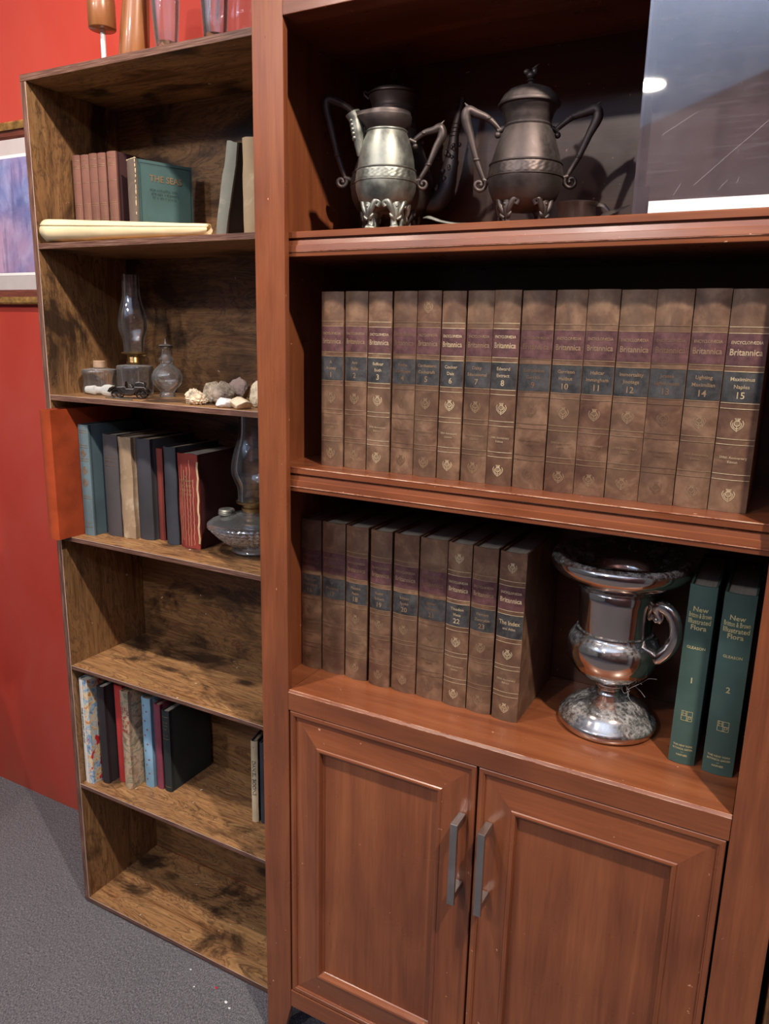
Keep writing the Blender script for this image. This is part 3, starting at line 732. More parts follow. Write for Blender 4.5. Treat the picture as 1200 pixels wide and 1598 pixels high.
def banded(r, z, a, z0, z1, amp=.0007, n=30):
    if z0 < z < z1: return r + amp * (0.5 + 0.5 * math.sin(n * a + 2.2 * math.sin((z - z0) / (z1 - z0) * 2 * PI)) * math.cos((z - z0) / (z1 - z0) * 3 * PI))
    return r

# two handled sugar urn, right
su = thing('sugar_bowl', 'dark tarnished two-handled lidded sugar bowl on cast feet, on the top shelf', 'sugar bowl', (0.3965, 0.13, Z1), (0, 0, math.radians(24)), 'tarnished tea service')
prof = [(.0001, .027), (.018, .0275), (.034, .032), (.046, .043), (.0525, .058), (.0545, .070), (.0545, .0715), (.0558, .0722), (.0558, .0735), (.0545, .074)] + [(.0545 - .0025 * k / 10, .074 + .0155 * k / 10) for k in range(11)] + [(.0535, .0905), (.0535, .0920), (.0510, .093), (.0475, .105), (.0425, .120), (.0375, .133), (.0335, .141), (.0345, .1425), (.0345, .1440), (.0325, .1455), (.0330, .150), (.0350, .1555), (.0350, .1570), (.0375, .163), (.0400, .1665), (.0405, .1685)]
MB().lathe(prof, seg=192, fn=lambda r, z, a: banded(r, z, a, .0745, .0890)).build('body', M_pewter_dark, su, True, 50)
MB().lathe([(.0405, .1686), (.0440, .1700), (.0445, .1725), (.0425, .1750), (.0415, .1775), (.0375, .1840), (.0300, .1905), (.0200, .1945), (.0090, .1965), (.0055, .1985)], seg=64).build('lid', M_pewter_dark, su, True, 50)
fin = MB(); fin.lathe([(.0055, .1986), (.0040, .2015), (.0060, .2035), (.0035, .206)], seg=16)
fin.ball((0, 0, .2105), .0062, 1.1, .9, .9).ball((-.006, 0, .2150), .0040, 1.3, .7, 1).ball((.005, 0, .2155), .0048, 1, .8, 1.2); fin.tube([(.002, 0, .217), (.007, 0, .222), (.011, 0, .2255)], [.003, .0022, .0006], seg=7)
fin.build('finial', M_pewter_dark, su, True, 60)
scroll_handle(su, M_pewter_dark, 0, 1.0, (.040, .139), (.098, .165), (.061, .079), .0105)
scroll_handle(su, M_pewter_dark, PI, 1.0, (.040, .139), (.090, .163), (.061, .073), .0100)
cast_feet(su, M_pewter_dark, .028, .034, [math.radians(a) for a in (-135, -45, 45, 135)], .03)

# tall coffee pot, behind
cp = thing('coffee_pot', 'tall dark tarnished coffee pot standing behind the smaller bright creamer', 'coffee pot', (0.138, 0.200, Z1), (0, 0, math.radians(27)), 'tarnished tea service')
prof = [(.0001, .032), (.024, .033), (.044, .040), (.058, .052), (.0655, .068), (.0680, .084), (.0680, .0855), (.0692, .0862), (.0692, .0875), (.0678, .088)] + [(.0678 - .003 * k / 10, .088 + .0155 * k / 10) for k in range(11)] + [(.0660, .1045), (.0660, .106), (.0630, .107), (.0590, .120), (.0520, .140), (.0450, .157), (.0400, .168), (.0375, .172), (.0385, .1735), (.0385, .1755), (.0365, .177), (.0355, .185), (.0350, .195), (.0365, .2000), (.0365, .2015), (.0350, .203), (.0350, .2085), (.0385, .2180), (.0400, .2215)]
MB().lathe(prof, seg=192, fn=lambda r, z, a: banded(r, z, a, .0885, .1030, n=36)).build('body', M_pewter_dark, cp, True, 50)
MB().lathe([(.0400, .2216), (.0425, .2225), (.0425, .2245), (.0395, .2265), (.0345, .2300), (.0240, .2330), (.0140, .2350), (.0070, .2370), (.0050, .2390)], seg=56).build('lid', M_pewter_dark, cp, True, 50)
fin = MB(); fin.lathe([(.0050, .2391), (.0035, .2425), (.0065, .2445), (.0035, .2465)], seg=16)
for k in range(6): 
    a = k * PI / 3; fin.tube([(0, 0, .246), (.005 * math.cos(a), .005 * math.sin(a), .249), (.0085 * math.cos(a), .0085 * math.sin(a), .2550)], [.002, .0026, .0008], seg=6)
fin.ball((0, 0, .2535), .0045, 1, 1, 1.2).ball((0, 0, .2610), .0024, 1, 1, 1.6)
fin.build('finial', M_pewter_dark, cp, True, 60)
MB().tube([(-.0400, 0, .2180), (-.047, 0, .2240), (-.047, 0, .2290), (-.041, 0, .2265)], [.0022, .0026, .0024, .002], seg=8, smooth=4).build('thumb_catch', M_pewter_dark, cp, True, 60)
scroll_handle(cp, M_pewter_dark, PI, 1.0, (.043, .176), (.1080, .214), (.078, .102), .0095, th=.0048)
sp = MB(); sp.tube([(.056, 0, .062), (.074, 0, .066), (.087, 0, .086), (.093, 0, .112), (.097, 0, .140), (.099, 0, .166), (.103, 0, .190), (.108, 0, .210), (.110, 0, .222)], [.015, .0190, .0185, .0150, .0110, .0082, .0064, .0056, .0058], seg=16, smooth=6, flat=.8)
rr = random.Random(2)
for k in range(26):
    f = k / 25; zz = .078 + f * .075; ang = rr.uniform(-2.6, .2); R_ = .0165 - f * .0065; cx_ = .083 + f * .015
    sp.ball((cx_ + R_ * math.cos(ang), R_ * .8 * math.sin(ang), zz), .0042 - f * .0012, 1, 1, 1.2, seg=9)
for k in range(4): sp.lathe([(.0072 - k * .0003, -.0008), (.0082 - k * .0003, 0), (.0072 - k * .0003, .0008)], (.0985 + k * .0015, 0, .165 + k * .006), seg=14)
sp.build('spout', M_pewter_dark, cp, True, 60)
cp.scale = (1.035, 1.035, 1.035)
cast_feet(cp, M_pewter_dark, .036, .040, [math.radians(a) for a in (-150, -60, 30, 120)], .03)

# bright creamer, in front
cr = thing('creamer', 'small worn bright metal creamer with spout and one handle, in front of the coffee pot', 'creamer', (0.1955, 0.072, Z1), (0, 0, math.radians(27)), 'tarnished tea service')
prof = [(.0001, .028), (.016, .0285), (.031, .034), (.041, .046), (.0455, .060), (.0462, .068), (.0462, .0690), (.0475, .0697), (.0475, .0710), (.0462, .0715)] + [(.0462 - .0015 * k / 10, .0715 + .0145 * k / 10) for k in range(11)] + [(.0458, .0870), (.0458, .0885), (.0435, .0895), (.0420, .103), (.0385, .118), (.0345, .131), (.0305, .1400), (.0312, .1412), (.0312, .1428), (.0300, .1440)]
MB().lathe(prof, seg=192, fn=lambda r, z, a: banded(r, z, a, .0720, .0855, n=28)).build('body', M_pewter_light, cr, True, 50)
def lip(r, z, a): return r + (0.0 if z < .150 else (z - .150) / .018 * .016 * max(0, math.cos(a - PI)) ** 12)
MB().lathe([(.0300, .1441), (.0315, .146), (.0345, .1500), (.0365, .1555), (.0372, .1610), (.0372, .1625), (.0355, .1640), (.0352, .168), (.0340, .168), (.0338, .160), (.0300, .147), (.0001, .145)], seg=72, fn=lip).build('collar', M_pewter_dark, cr, True, 50)
sp = MB(); sp.tube([(-.038, 0, .108), (-.041, 0, .128), (-.0435, 0, .143), (-.047, 0, .158), (-.052, 0, .168)], [.0060, .0090, .0105, .0105, .0125], seg=16, smooth=5, flat=.85)
for k in range(5): sp.ball((-.0480 - k * .0012, -.003, .132 + k * .006), .0048, .8, 1.3, 1)
sp.build('spout', M_pewter_light, cr, True, 60)
scroll_handle(cr, M_pewter_dark, 0, 1.0, (.040, .130), (.083, .148), (.052, .078), .0085, th=.0040)
cast_feet(cr, M_pewter_light, .022, .034, [math.radians(a) for a in (-138, -60, 30, 120)], .03)

ti = thing('candle_tin', 'low round dark metal tin on the top shelf beside the sugar bowl', 'tin', (0.4905, 0.082, Z1))
MB().lathe([(.0001, 0), (.023, 0), (.0250, .003), (.0255, .022), (.0285, .0245), (.0290, .0265), (.0265, .0270), (.0235, .0235), (.0225, .006), (.0001, .005)], seg=48).build('bowl', M_pewter_dark, ti, True, 50)
MB().tube([(.027, 0, .0235), (.036, -.002, .0215), (.044, -.003, .014)], [.004, .0035, .002], seg=8, flat=.5).build('handle', M_pewter_dark, ti, True)
so = MB().tube([(0.262, .070, Z1 + .0175), (0.275, .062, Z1 + .0165), (0.300, .052, Z1 + .0085), (0.325, .045, Z1 + .0035), (0.345, .040, Z1 + .0018)], [.0012, .0030, .0022, .0018, .0016], seg=10, smooth=6, flat=.5).build('spoon', M_pewter_light, None, True)
tag(so, 'thin curved spoon handle lying on the top shelf left of the sugar bowl', 'spoon')
lf = MB().tube([(0.524, .055, Z1 + .0010), (0.536, .055, Z1 + .0070), (0.553, .056, Z1 + .0120), (0.566, .057, Z1 + .0170)], [.0008, .0045, .0032, .0006], seg=8, smooth=5, flat=.3).build('dried_leaf', plain('dry_dark_leaf', srgb(48, 36, 32), 0.7, rnd=0), None, True)
tag(lf, 'dark curled dried leaf on the top shelf beside the clear display case', 'leaf')

# clear acrylic display case
ac = thing('acrylic_display_case', 'scratched clear acrylic display case standing on the top shelf', 'display case', (0.5755, 0.0240, Z1))
H = 0.287; W_ = 0.201; D_ = 0.056; T = .003
MB().box(0, W_, 0, T, 0, H).build('front_pane', M_acrylic, ac)
MB().box(0, T, T + .0002, D_, 0, H).build('side_pane', M_acryl_edge, ac)
MB().box(W_ - T, W_, T + .0002, D_, 0, H).build('side_pane', M_acryl_edge, ac)
MB().box(.0012, .0185, T + .0003, T + .0016, .0005, .0330).build('grey_corner_tape', plain('grey_tape', srgb(112, 98, 104), 0.6, rnd=0), ac)
scr = MB(); flat = lambda x: -.0002
random.seed(11)
for (x0, z0, x1, z1) in ((.070, .030, .190, .135), (.048, .020, .055, .033), (.098, .022, .108, .034), (.118, .030, .120, .036), (.028, .090, .066, .112), (.150, .058, .162, .062)):
    ribbon(scr, [(x0 + (x1 - x0) * k / 6, z0 + (z1 - z0) * k / 6 + random.uniform(-.0006, .0006)) for k in range(7)], .0007, flat, 0)
scr.build('scratches', thin_glass('scratch_haze', haze=0.22, hazecol=(.8, .75, .78)), ac)
ws = MB().box(0.5955, 0.778, 0.0203, 0.0232, Z1 + .0003, Z1 + .0142).build('paper_strip', M_white, None)
tag(ws, 'bright white card strip along the foot of the clear display case', 'paper')

# ------------------------------------------------------------------ bookcase, first tier (books, paper roll)
def simple_book(name, label, loc, w, h, d, cover, pages, rz=0.0, lean=0.0, bulge=0.003, group=None, spine=None, wav=0.0, deco=None, deco_mat=None, deco_name='gilt_lettering', t=.0026):
    r = thing(name, label, 'book', loc, (0, lean, rz), group)
    ys = book_parts(r, w, h, d, cover, pages, bulge=bulge, t=t, spine_mat=spine, wav=wav)
    if deco:
        mb = MB(); deco(mb, ys); mb.build(deco_name, deco_mat, r)
    return r
def bands(w, h, fr, th=.0008):
    def f(mb, ys):
        for q in fr: strip(mb, -w * .48, w * .48, h * q - th / 2, h * q + th / 2, ys, .0004)
    return f
M_clay = worn_cloth('faded_red_brown_cloth', srgb(122, 84, 74), srgb(150, 118, 104), 0.8, .6)
M_clay_side = worn_cloth('dark_plum_boards', srgb(66, 40, 42), srgb(100, 76, 72), 0.8, .7)
M_greyb = worn_cloth('grey_brown_cloth', srgb(112, 98, 88), srgb(150, 136, 120), 0.8, .6)
M_teal = worn_cloth('teal_green_cloth', srgb(66, 94, 94), srgb(104, 124, 118), 0.7, .70)
M_greyg = worn_cloth('grey_green_worn_cloth', srgb(124, 126, 118), srgb(168, 160, 142), 0.85, .55)
M_beige = worn_cloth('stained_beige_cloth', srgb(150, 132, 108), srgb(184, 170, 144), 0.85, .55)
M_cream = plain('worn_spine_paper', srgb(200, 184, 152), 0.85, var=.1, scale=60)
M_dim = gilt('dull_gilt', srgb(170, 140, 100), 0.25)
for i, (x, lab) in enumerate(((-.578, 'leftmost of the five matching faded red-brown volumes'), (-.5535, 'second from the left of the five matching red-brown volumes'), (-.5300, 'middle of the five matching red-brown volumes on the top tier'), (-.5065, 'fourth from the left of the five matching red-brown volumes'), (-.4790, 'rightmost of the five matching red-brown volumes, dark plum side showing'))):
    w = .0225 if i < 4 else .0245
    def deco(mb, ys, w=w):
        for q in (.08, .10, .30, .45, .47, .70, .86, .88, .94): strip(mb, -w * .44, w * .44, .180 * q - .0004, .180 * q + .0004, ys, .0004)
        for k in (-.3, 0, .3): strip(mb, w * k - .0003, w * k + .0003, .18 * .12, .18 * .44, ys, .0004)
        thistle(mb, 0, .18 * .22, .006, ys)
    simple_book('antique_book', lab, (x, .1560 + .0006 * i, S1 + .0003), w, .180 - .0008 * (i % 2), .125, M_clay if i < 4 else M_clay_side, M_page_old, spine=M_clay, group='five matching red-brown volumes', deco=deco, deco_mat=M_dim)
# one worn book, turned so its teal front board shows beside its faded spine
sb = thing('sea_book', 'teal green book with faded spine, turned to show its gilt title THE SEAS', 'book', (-.4165, .1480, S1 + .0003), (0, 0, math.radians(-20)))
bw, bh, bd = .037, .158, .124
ys = book_parts(sb, bw, bh, bd, M_teal, M_page_old, bulge=.003, spine_mat=M_greyb, wav=.0004)
def side_text(mb, txt, v, z, size, maxw):
    vs, fs, w = text_geo(txt, .012); k = size; kx = min(size, maxw / w) if w * size > maxw else size
    mb.add([(bw / 2 + .0008, v + a * kx, z + b * k) for a, b, _ in vs], fs)
mb = MB(); side_text(mb, 'THE SEAS', bd * .53, bh * .80, .0165, bd * .66); mb.build('gilt_title', M_dim, sb)
mb = MB()
for k, z in enumerate((.66, .615, .57)): marks(mb, 0, bh * z, bd * (.5 - .05 * k), .0040, lambda x: 0, 60 + k)
mb.v = [(bw / 2 + .0008, x + bd * .50, z) for x, y, z in mb.v]; mb.build('subtitle', plain('dark_stamping', srgb(30, 46, 46), .7, rnd=0), sb)
mb = MB(); ribbon(mb, [(-bd * .40, .004), (-bd * .40, bh - .006), (bd * .46, bh - .006), (bd * .46, .004)], .0010, lambda x: 0)
mb.v = [(bw / 2 + .0008, x + bd * .50, z) for x, y, z in mb.v]; mb.build('stamped_border', plain('dark_stamping_line', srgb(34, 56, 56), .7, rnd=0), sb)
fr = MB(); rr = random.Random(8)
for k in range(16): fr.ball((bw / 2 - .001 + rr.uniform(-.0012, .0012), .003 + rr.uniform(-.001, .001), .008 + k * .0098), .0012, .9, .9, rr.uniform(2, 5), seg=8)
for k in range(5): fr.ball((-bw / 2 + .004 + k * .008, .003, bh + .0002), .0022, 1.9, 1.2, .8, seg=8)
fr.build('frayed_edge', M_cream, sb, True)

simple_book('antique_book', 'frayed grey-green book leaning right beside the pale one on the top tier', (-.1560, .1010, S1 + .0022), .0235, .156, .15, worn_cloth('charcoal_boards', srgb(62, 54, 52), srgb(110, 98, 90), .85, .66), M_page_old, spine=M_greyg, lean=math.radians(11.5), wav=.0022)
simple_book('antique_book', 'pale beige stained book standing right of the leaning one on the top tier', (-.0905, .1000, S1 + .0003), .0240, .158, .15, M_beige, M_page_old, wav=.0016)

# rolled paper along the front of the first tier
rp = MB(); P0 = Vector((-.585, .0860, S1 + .0245)); P1 = Vector((-.172, .0920, S1 + .0115))
ax = (P1 - P0).normalized(); side = ax.cross(Vector((0, 0, 1))).normalized(); upv = side.cross(ax)
nl, ns = 26, 60
vs = []; fs = []
for i in range(nl + 1):
    f = i / nl; c = P0.lerp(P1, f); R0 = .0235 * (1 - f) + .0098 * f
    for j in range(ns + 1):
        a = j / ns * 2 * PI * 2.15 + .4; rr = R0 * (1 - .18 * j / ns) + .0006 * noise.noise(Vector((f * 9, math.cos(a) * 2, math.sin(a) * 2)))
        cc = c + ax * (.004 * noise.noise(Vector((i * 5.0, j * .25, 0))) if i in (0, nl) else 0)
        vs.append(cc + side * (rr * math.cos(a)) + upv * (rr * math.sin(a)))
for i in range(nl):
    for j in range(ns): k = i * (ns + 1) + j; fs.append((k, k + 1, k + ns + 2, k + ns + 1))
rp.add(vs, fs)
ro = rp.build('paper_roll', plain('cream_paper', srgb(228, 208, 168), .75, var=.05, scale=9, rnd=0), None, True, 60)
m = ro.modifiers.new('thickness', 'SOLIDIFY'); m.thickness = .0005
tag(ro, 'long cream rolled paper lying along the front of the top tier', 'paper roll')

# ------------------------------------------------------------------ second tier (glass, toy car, stones)
def shell(outer, th=.0016, floor=None):
    """closed thin wall from an outer profile (r,z), open at the top"""
    inner = [(max(.0002, r - th), z + (th if k == 0 else 0)) for k, (r, z) in enumerate(outer)]
    return outer + inner[::-1]
gb = thing('glass_font', 'empty clear glass lamp font with a pale wooden cap, leftmost on the second tier', 'lamp font', (-.552, .163, S2), group='glass lamp pieces')
MB().lathe(shell([(.001, .001), (.033, .001), (.0360, .004), (.0365, .011), (.0345, .018), (.0335, .026), (.0345, .034), (.0370, .043), (.0375, .048), (.0350, .052), (.0240, .0535), (.0150, .0545), (.0120, .0560)], .0018), seg=56).build('font', M_glass_dusty, gb, True, 50)
MB().lathe([(.0001, .0562), (.0128, .0562), (.0132, .0600), (.0126, .0612), (.0130, .0640), (.0124, .0655), (.0128, .0690), (.0115, .0705), (.0001, .0705)], seg=28).build('cap', plain('pale_wood_cap', srgb(170, 140, 116), .7, rnd=0), gb, True)

def chimney_profile(z0, s, k, hh):
    pts = [(.70, 0), (.70, .10), (.74, .16), (.86, .22), (.985, .30), (1.0, .36), (.97, .43), (.88, .52), (.76, .61), (.66, .68), (.60, .75), (.585, .85), (.59, 1.0)]
    return [(r * s, z0 + z * hh) for r, z in pts]
ol = thing('oil_lamp', 'small clear glass oil lamp with tall chimney on the second tier', 'oil lamp', (-.485, .200, S2), group='glass lamp pieces')
MB().lathe(shell([(.001, .001), (.0335, .001), (.0365, .004), (.0370, .014), (.0368, .030), (.0385, .052), (.0390, .058), (.0370, .0615), (.0250, .0630), (.0155, .0640)], .0018), seg=56).build('font', M_glass_dusty, ol, True, 50)
MB().lathe([(.0150, .0642), (.0165, .0660), (.0165, .0705), (.0150, .0720), (.0155, .0800), (.0145, .0810), (.0150, .0850), (.0260, .0872), (.0262, .0900), (.0215, .0905), (.0120, .0890), (.0060, .0960), (.0001, .0965)], seg=36).build('burner', M_brass, ol, True, 50)
MB().tube([(.016, 0, .084), (.031, 0, .084)], .0012, seg=6).lathe([(.0001, 0), (.0045, 0), (.0045, .0016), (.0001, .0016)], (.031, 0, .0832), seg=14).build('wick_knob', M_brass, ol)
MB().lathe([(r, z) for r, z in chimney_profile(.0908, .0300, 1, .160)] + [(r - .0012, z) for r, z in chimney_profile(.0908, .0300, 1, .160)][::-1], seg=48, closed=True).build('chimney', M_glass, ol, True, 50)

cr2 = thing('glass_cruet', 'round-bellied clear glass cruet with a pointed spike stopper on the second tier', 'cruet', (-.388, .195, S2), group='glass lamp pieces')
MB().lathe(shell([(.001, .001), (.017, .001), (.0165, .006), (.0140, .011), (.0190, .017), (.0280, .026), (.0315, .037), (.0310, .046), (.0260, .056), (.0180, .064), (.0120, .069), (.0125, .074), (.0155, .078), (.0125, .082), (.0098, .087), (.0095, .098), (.0150, .1035)], .0015), seg=48).build('body', M_glass_dusty, cr2, True, 50)
MB().lathe([(.0001, .1000), (.0125, .1036), (.0150, .1062), (.0125, .1085), (.0040, .1100), (.0012, .1200), (.0001, .1260)], seg=28).build('stopper', M_pewter_dark, cr2, True, 50)

sp = thing('glass_stopper', 'clear glass stopper lying in front of the empty lamp font', 'stopper', (-.5000, .118, S2 + .0125), (0, math.radians(90), math.radians(18)))
MB().lathe([(.0001, -.034), (.0070, -.034), (.0080, -.026), (.0095, -.014), (.0070, -.010), (.0068, .000), (.0110, .008), (.0122, .018), (.0105, .027), (.0050, .032), (.0001, .033)], seg=12).build('body', thin_glass('frosted_glass', haze=.35, hazecol=(.8, .82, .8), f0=.12), sp, True, 30)
pn = MB().tube([(-.462, .094, S2 + .0014), (-.380, .088, S2 + .0014)], .0012, seg=8).build('metal_rod', M_pewter_light)
tag(pn, 'thin bright metal rod lying in front of the toy car', 'rod')

# toy car
ca = thing('toy_car', 'small dark pewter vintage touring car model on the second tier', 'toy car', (-.4150, .118, S2), (0, 0, math.radians(30)))
body = MB()
body.prism_y([(-.036, .009), (.034, .009), (.0345, .020), (.030, .0245), (.010, .0245), (.008, .0205), (-.006, .0205), (-.008, .0250), (-.0335, .0235), (-.036, .020)], -.0095, .0095)
body.build('body', M_toy, ca, bevel=.0012)
MB().prism_y([(-.0365, .010), (-.0375, .011), (-.0375, .0235), (-.0365, .0245)], -.0080, .0080).build('radiator', M_pewter_light, ca, bevel=.0004)
for s in (-1, 1):
    MB().tube([(-.0400, s * .0130, .0135), (-.0360, s * .0130, .0200), (-.0270, s * .0130, .0225), (-.0180, s * .0130, .0165), (-.0120, s * .0130, .0095), (.0060, s * .0130, .0085), (.0130, s * .0130, .0150), (.0220, s * .0130, .0215), (.0310, s * .0130, .0185), (.0370, s * .0130, .0115)], .0034, seg=8, smooth=4, flat=.45).build('fender', M_toy, ca, True)
    for wx in (-.0255, .0235):
        wh = MB(); mt = []
        wh.lathe([(.0078, -.0016), (.0098, -.0018), (.0102, 0), (.0098, .0018), (.0078, .0016)], (0, 0, 0), seg=32, closed=True)
        wh.lathe([(.0001, -.0016), (.0022, -.0016), (.0022, .0022), (.0001, .0022)], seg=14)
        for k in range(10): a = k * PI / 5; wh.tube([(.0018 * math.cos(a), .0018 * math.sin(a), 0), (.0082 * math.cos(a), .0082 * math.sin(a), 0)], .00055, seg=5)
        wh.xform(Matrix.Translation((wx, s * .0132, .0103)) @ Matrix.Rotation(PI / 2, 4, 'X'))
        wh.build('wheel', M_toy, ca, True, 50)
    MB().tube([(-.0345, s * .0088, .0225), (-.0385, s * .0088, .0225)], .0026, seg=10).build('headlamp', M_pewter_light, ca, True)
MB().box(-.0085, -.0078, -.0085, .0085, .0250, .0345).build('windscreen', M_toy, ca)
MB().prism_y([(.008, .0246), (.012, .0330), (.0205, .0350), (.0300, .0330), (.0320, .0270), (.0300, .0246)], -.0092, .0092).build('folded_top', M_toy, ca, bevel=.0016)
MB().prism_y([(-.001, .0206), (.0005, .0290), (.0025, .0290), (.0065, .0240), (.0065, .0206)], -.0080, .0080).build('seat', M_toy, ca, bevel=.0010)
sw = MB().lathe([(.0030, -.0004), (.0038, 0), (.0030, .0004)], seg=16, closed=True)
sw.xform(Matrix.Translation((-.0035, -.004, .0285)) @ Matrix.Rotation(math.radians(60), 4, 'Y')); sw.build('steering_wheel', M_toy, ca)

def stone(label, loc, sx, sy, sz, seed, mat, rough=.35, cuts=5, bumpy=0.0):
    bm = bmesh.new(); bmesh.ops.create_icosphere(bm, subdivisions=4, radius=1.0); rnd = random.Random(seed)
    planes = [(Vector((rnd.uniform(-1, 1), rnd.uniform(-1, 1), rnd.uniform(-.5, 1))).normalized(), rnd.uniform(.55, .85)) for _ in range(cuts + 3)]
    for v in bm.verts:
        p = v.co.copy(); p *= 1 + rough * .5 * noise.noise(p * 1.4 + Vector((seed, 0, 0)))
        for n, dd in planes:
            q = p.dot(n)
            if q > dd: p -= n * (q - dd) * .92
        p += v.normal * (.05 * noise.noise(p * 6 + Vector((0, seed, 0))) + .02 * noise.noise(p * 17))
        if bumpy: p += v.normal * bumpy * (abs(noise.noise(p * 5.5 + Vector((seed, 3, 0)))) * 2 - .3)
        if p.z < -.75: p.z = -.75
        v.co = Vector((p.x * sx, p.y * sy, (p.z + .75) * sz + .0003))
    me = bpy.data.meshes.new('stone'); bm.to_mesh(me); bm.free()
    for p in me.polygons: p.use_smooth = not bumpy and rough < .3
    me.materials.append(mat); o = bpy.data.objects.new('stone', me); COL.objects.link(o); o.location = loc; o.rotation_euler = (0, 0, rnd.uniform(-.4, .4))
    tag(o, label, 'stone', 'stones on the second tier'); return o
MS = lambda n, a, b, sc: (lambda g: (g.base(g.ramp(g.noise(g.coords((1, 1, 1)), sc, 6, .7), [(.3, a), (.5, b), (.75, (min(1, b[0] * 1.25), min(1, b[1] * 1.25), min(1, b[2] * 1.25), 1))])), g.set(Roughness=.8), g.bump(g.noise(g.coords((1, 1, 1)), sc * 3, 4), .5, .001), g.m)[-1])(Nodes(n))
stone('knobbly cream coral-like stone, leftmost of the stones', (-.232, .110, S2), .0230, .020, .0165, 5, MS('knobbly_stone', srgb(88, 84, 86), srgb(200, 184, 160), 60), cuts=2, bumpy=.16)
stone('pale beige flat-faced stone behind the knobbly one', (-.226, .150, S2), .0250, .020, .0260, 9, MS('beige_stone', srgb(120, 108, 94), srgb(180, 168, 150), 40))
stone('large grey-brown rough stone in the middle of the stones', (-.190, .135, S2), .0300, .024, .0260, 14, MS('greybrown_stone', srgb(74, 66, 62), srgb(150, 138, 126), 55))
stone('dark-topped grey stone at the back of the group of stones', (-.190, .185, S2), .0260, .020, .0290, 21, MS('dark_grey_stone', srgb(60, 52, 52), srgb(128, 112, 108), 50))
stone('smooth white stone lying in front of the grey-brown stone', (-.150, .098, S2), .0220, .016, .0115, 33, MS('white_stone', srgb(170, 172, 176), srgb(226, 228, 230), 30), rough=.2, cuts=2)
stone('flat cream stone at the right end, next to the red post', (-.110, .094, S2), .0260, .018, .0125, 41, MS('cream_stone', srgb(190, 170, 138), srgb(228, 212, 184), 30), rough=.25, cuts=4)
stone('upright buff stone block standing behind the cream stone', (-.108, .140, S2), .0170, .015, .0330, 55, MS('buff_stone', srgb(150, 140, 120), srgb(206, 196, 172), 45), cuts=7)

# ------------------------------------------------------------------ third tier
ob = thing('orange_binder', 'tall glossy orange leather-look volume jutting out at the left of the third tier', 'book', (-.5815, .0350, S3 + .0003), (0, 0, 0))
M_or = worn_cloth('orange_leather', srgb(158, 68, 38), srgb(190, 104, 70), 0.33, .72, 30)
book_parts(ob, .0320, .278, .225, M_or, M_page_white, bulge=.004, groove=False)
M_blue = worn_cloth('faded_blue_grey_cloth', srgb(96, 116, 124), srgb(140, 150, 148), .75, .62)
M_blue_side = worn_cloth('slate_blue_boards', srgb(66, 84, 92), srgb(96, 106, 108), .75, .72)
M_char = worn_cloth('charcoal_cloth', srgb(74, 70, 73), srgb(112, 108, 108), .8, .66)
M_bei2 = worn_cloth('frayed_tan_cloth', srgb(152, 130, 106), srgb(190, 172, 146), .9, .55)
M_ink = worn_cloth('blue_black_cloth', srgb(60, 60, 66), srgb(110, 112, 116), .75, .68)
M_brick = worn_cloth('thin_brick_red_cloth', srgb(116, 52, 46), srgb(146, 92, 80), .8, .68)
M_nav2 = worn_cloth('worn_navy_cloth', srgb(56, 59, 68), srgb(96, 104, 116), .75, .70)
M_dict = worn_cloth('cracked_dark_red_leather', srgb(124, 50, 44), srgb(182, 128, 96), .6, .70, 30)
M_dicts = worn_cloth('dark_maroon_leather', srgb(62, 30, 30), srgb(90, 50, 44), .5, .76)
def orn(w, h, txts, bandz):
    def f(mb, ys):
        for q in bandz: strip(mb, -w * .42, w * .42, h * q - .0005, h * q + .0005, ys, .0005)
        for s, q, sz in txts: marks(mb, 0, h * q, w * .6, sz * .7, ys, int(q * 100))
    return f
simple_book('antique_book', 'pale blue-grey tall book with gilt spine, next to the orange volume', (-.5480, .1010, S3 + .0003), .0300, .244, .16, M_blue_side, M_page_dusty, spine=M_blue, deco=lambda mb, ys: (orn(.03, .244, (), (.95, .93, .82, .80, .70, .68, .36, .34, .12, .08))(mb, ys), thistle(mb, 0, .145, .009, ys), thistle(mb, 0, .118, .009, ys), thistle(mb, 0, .182, .008, ys)), deco_mat=M_dim)
simple_book('antique_book', 'charcoal clothbound book, second from the orange volume on the third tier', (-.5000, .1260, S3 + .0003), .0430, .224, .15, M_char, M_page_dusty, bulge=.006, deco=orn(.043, .224, (('HISTORY', .74, .006),), (.78, .70)), deco_mat=M_gilt[2])
simple_book('antique_book', 'tan frayed book with torn spine foot on the third tier', (-.4575, .1280, S3 + .0003), .0375, .222, .15, M_bei2, M_page_dusty, bulge=.005, wav=.0018)
simple_book('antique_book', 'blue-black book with rubbed pale patch on the third tier', (-.4170, .1400, S3 + .0003), .0410, .220, .14, M_ink, M_page_old, bulge=.005, wav=.0006)
simple_book('antique_book', 'thin brick-red book squeezed between two dark blue books', (-.3850, .1560, S3 + .0003), .0170, .200, .12, M_brick, M_page_old)
simple_book('antique_book', 'worn navy book with frayed corners left of the thick red one', (-.3430, .1400, S3 + .0003), .0330, .209, .14, M_nav2, M_page_old, bulge=.006, wav=.0012)
def dict_deco(mb, ys):
    rr = random.Random(4)
    for x in (-.019, -.013, -.006, .002, .009, .016):
        z0 = rr.uniform(.004, .02); z1 = rr.uniform(.14, .19); pts = []; z = z0
        while z < z1: pts.append((x + rr.uniform(-.0009, .0009), z)); z += .007
        ribbon(mb, pts, .0010, ys, .0007)
bd_ = simple_book('dictionary', 'thick cracked dark red leather dictionary left of the cut-glass oil lamp', (-.2930, .1390, S3 + .0004), .0540, .200, .145, M_dicts, M_page_dusty, bulge=.006, spine=M_dict, wav=.0014, deco=dict_deco, deco_mat=plain('exposed_board_cracks', srgb(196, 150, 118), .9, rnd=0), deco_name='spine_cracks')
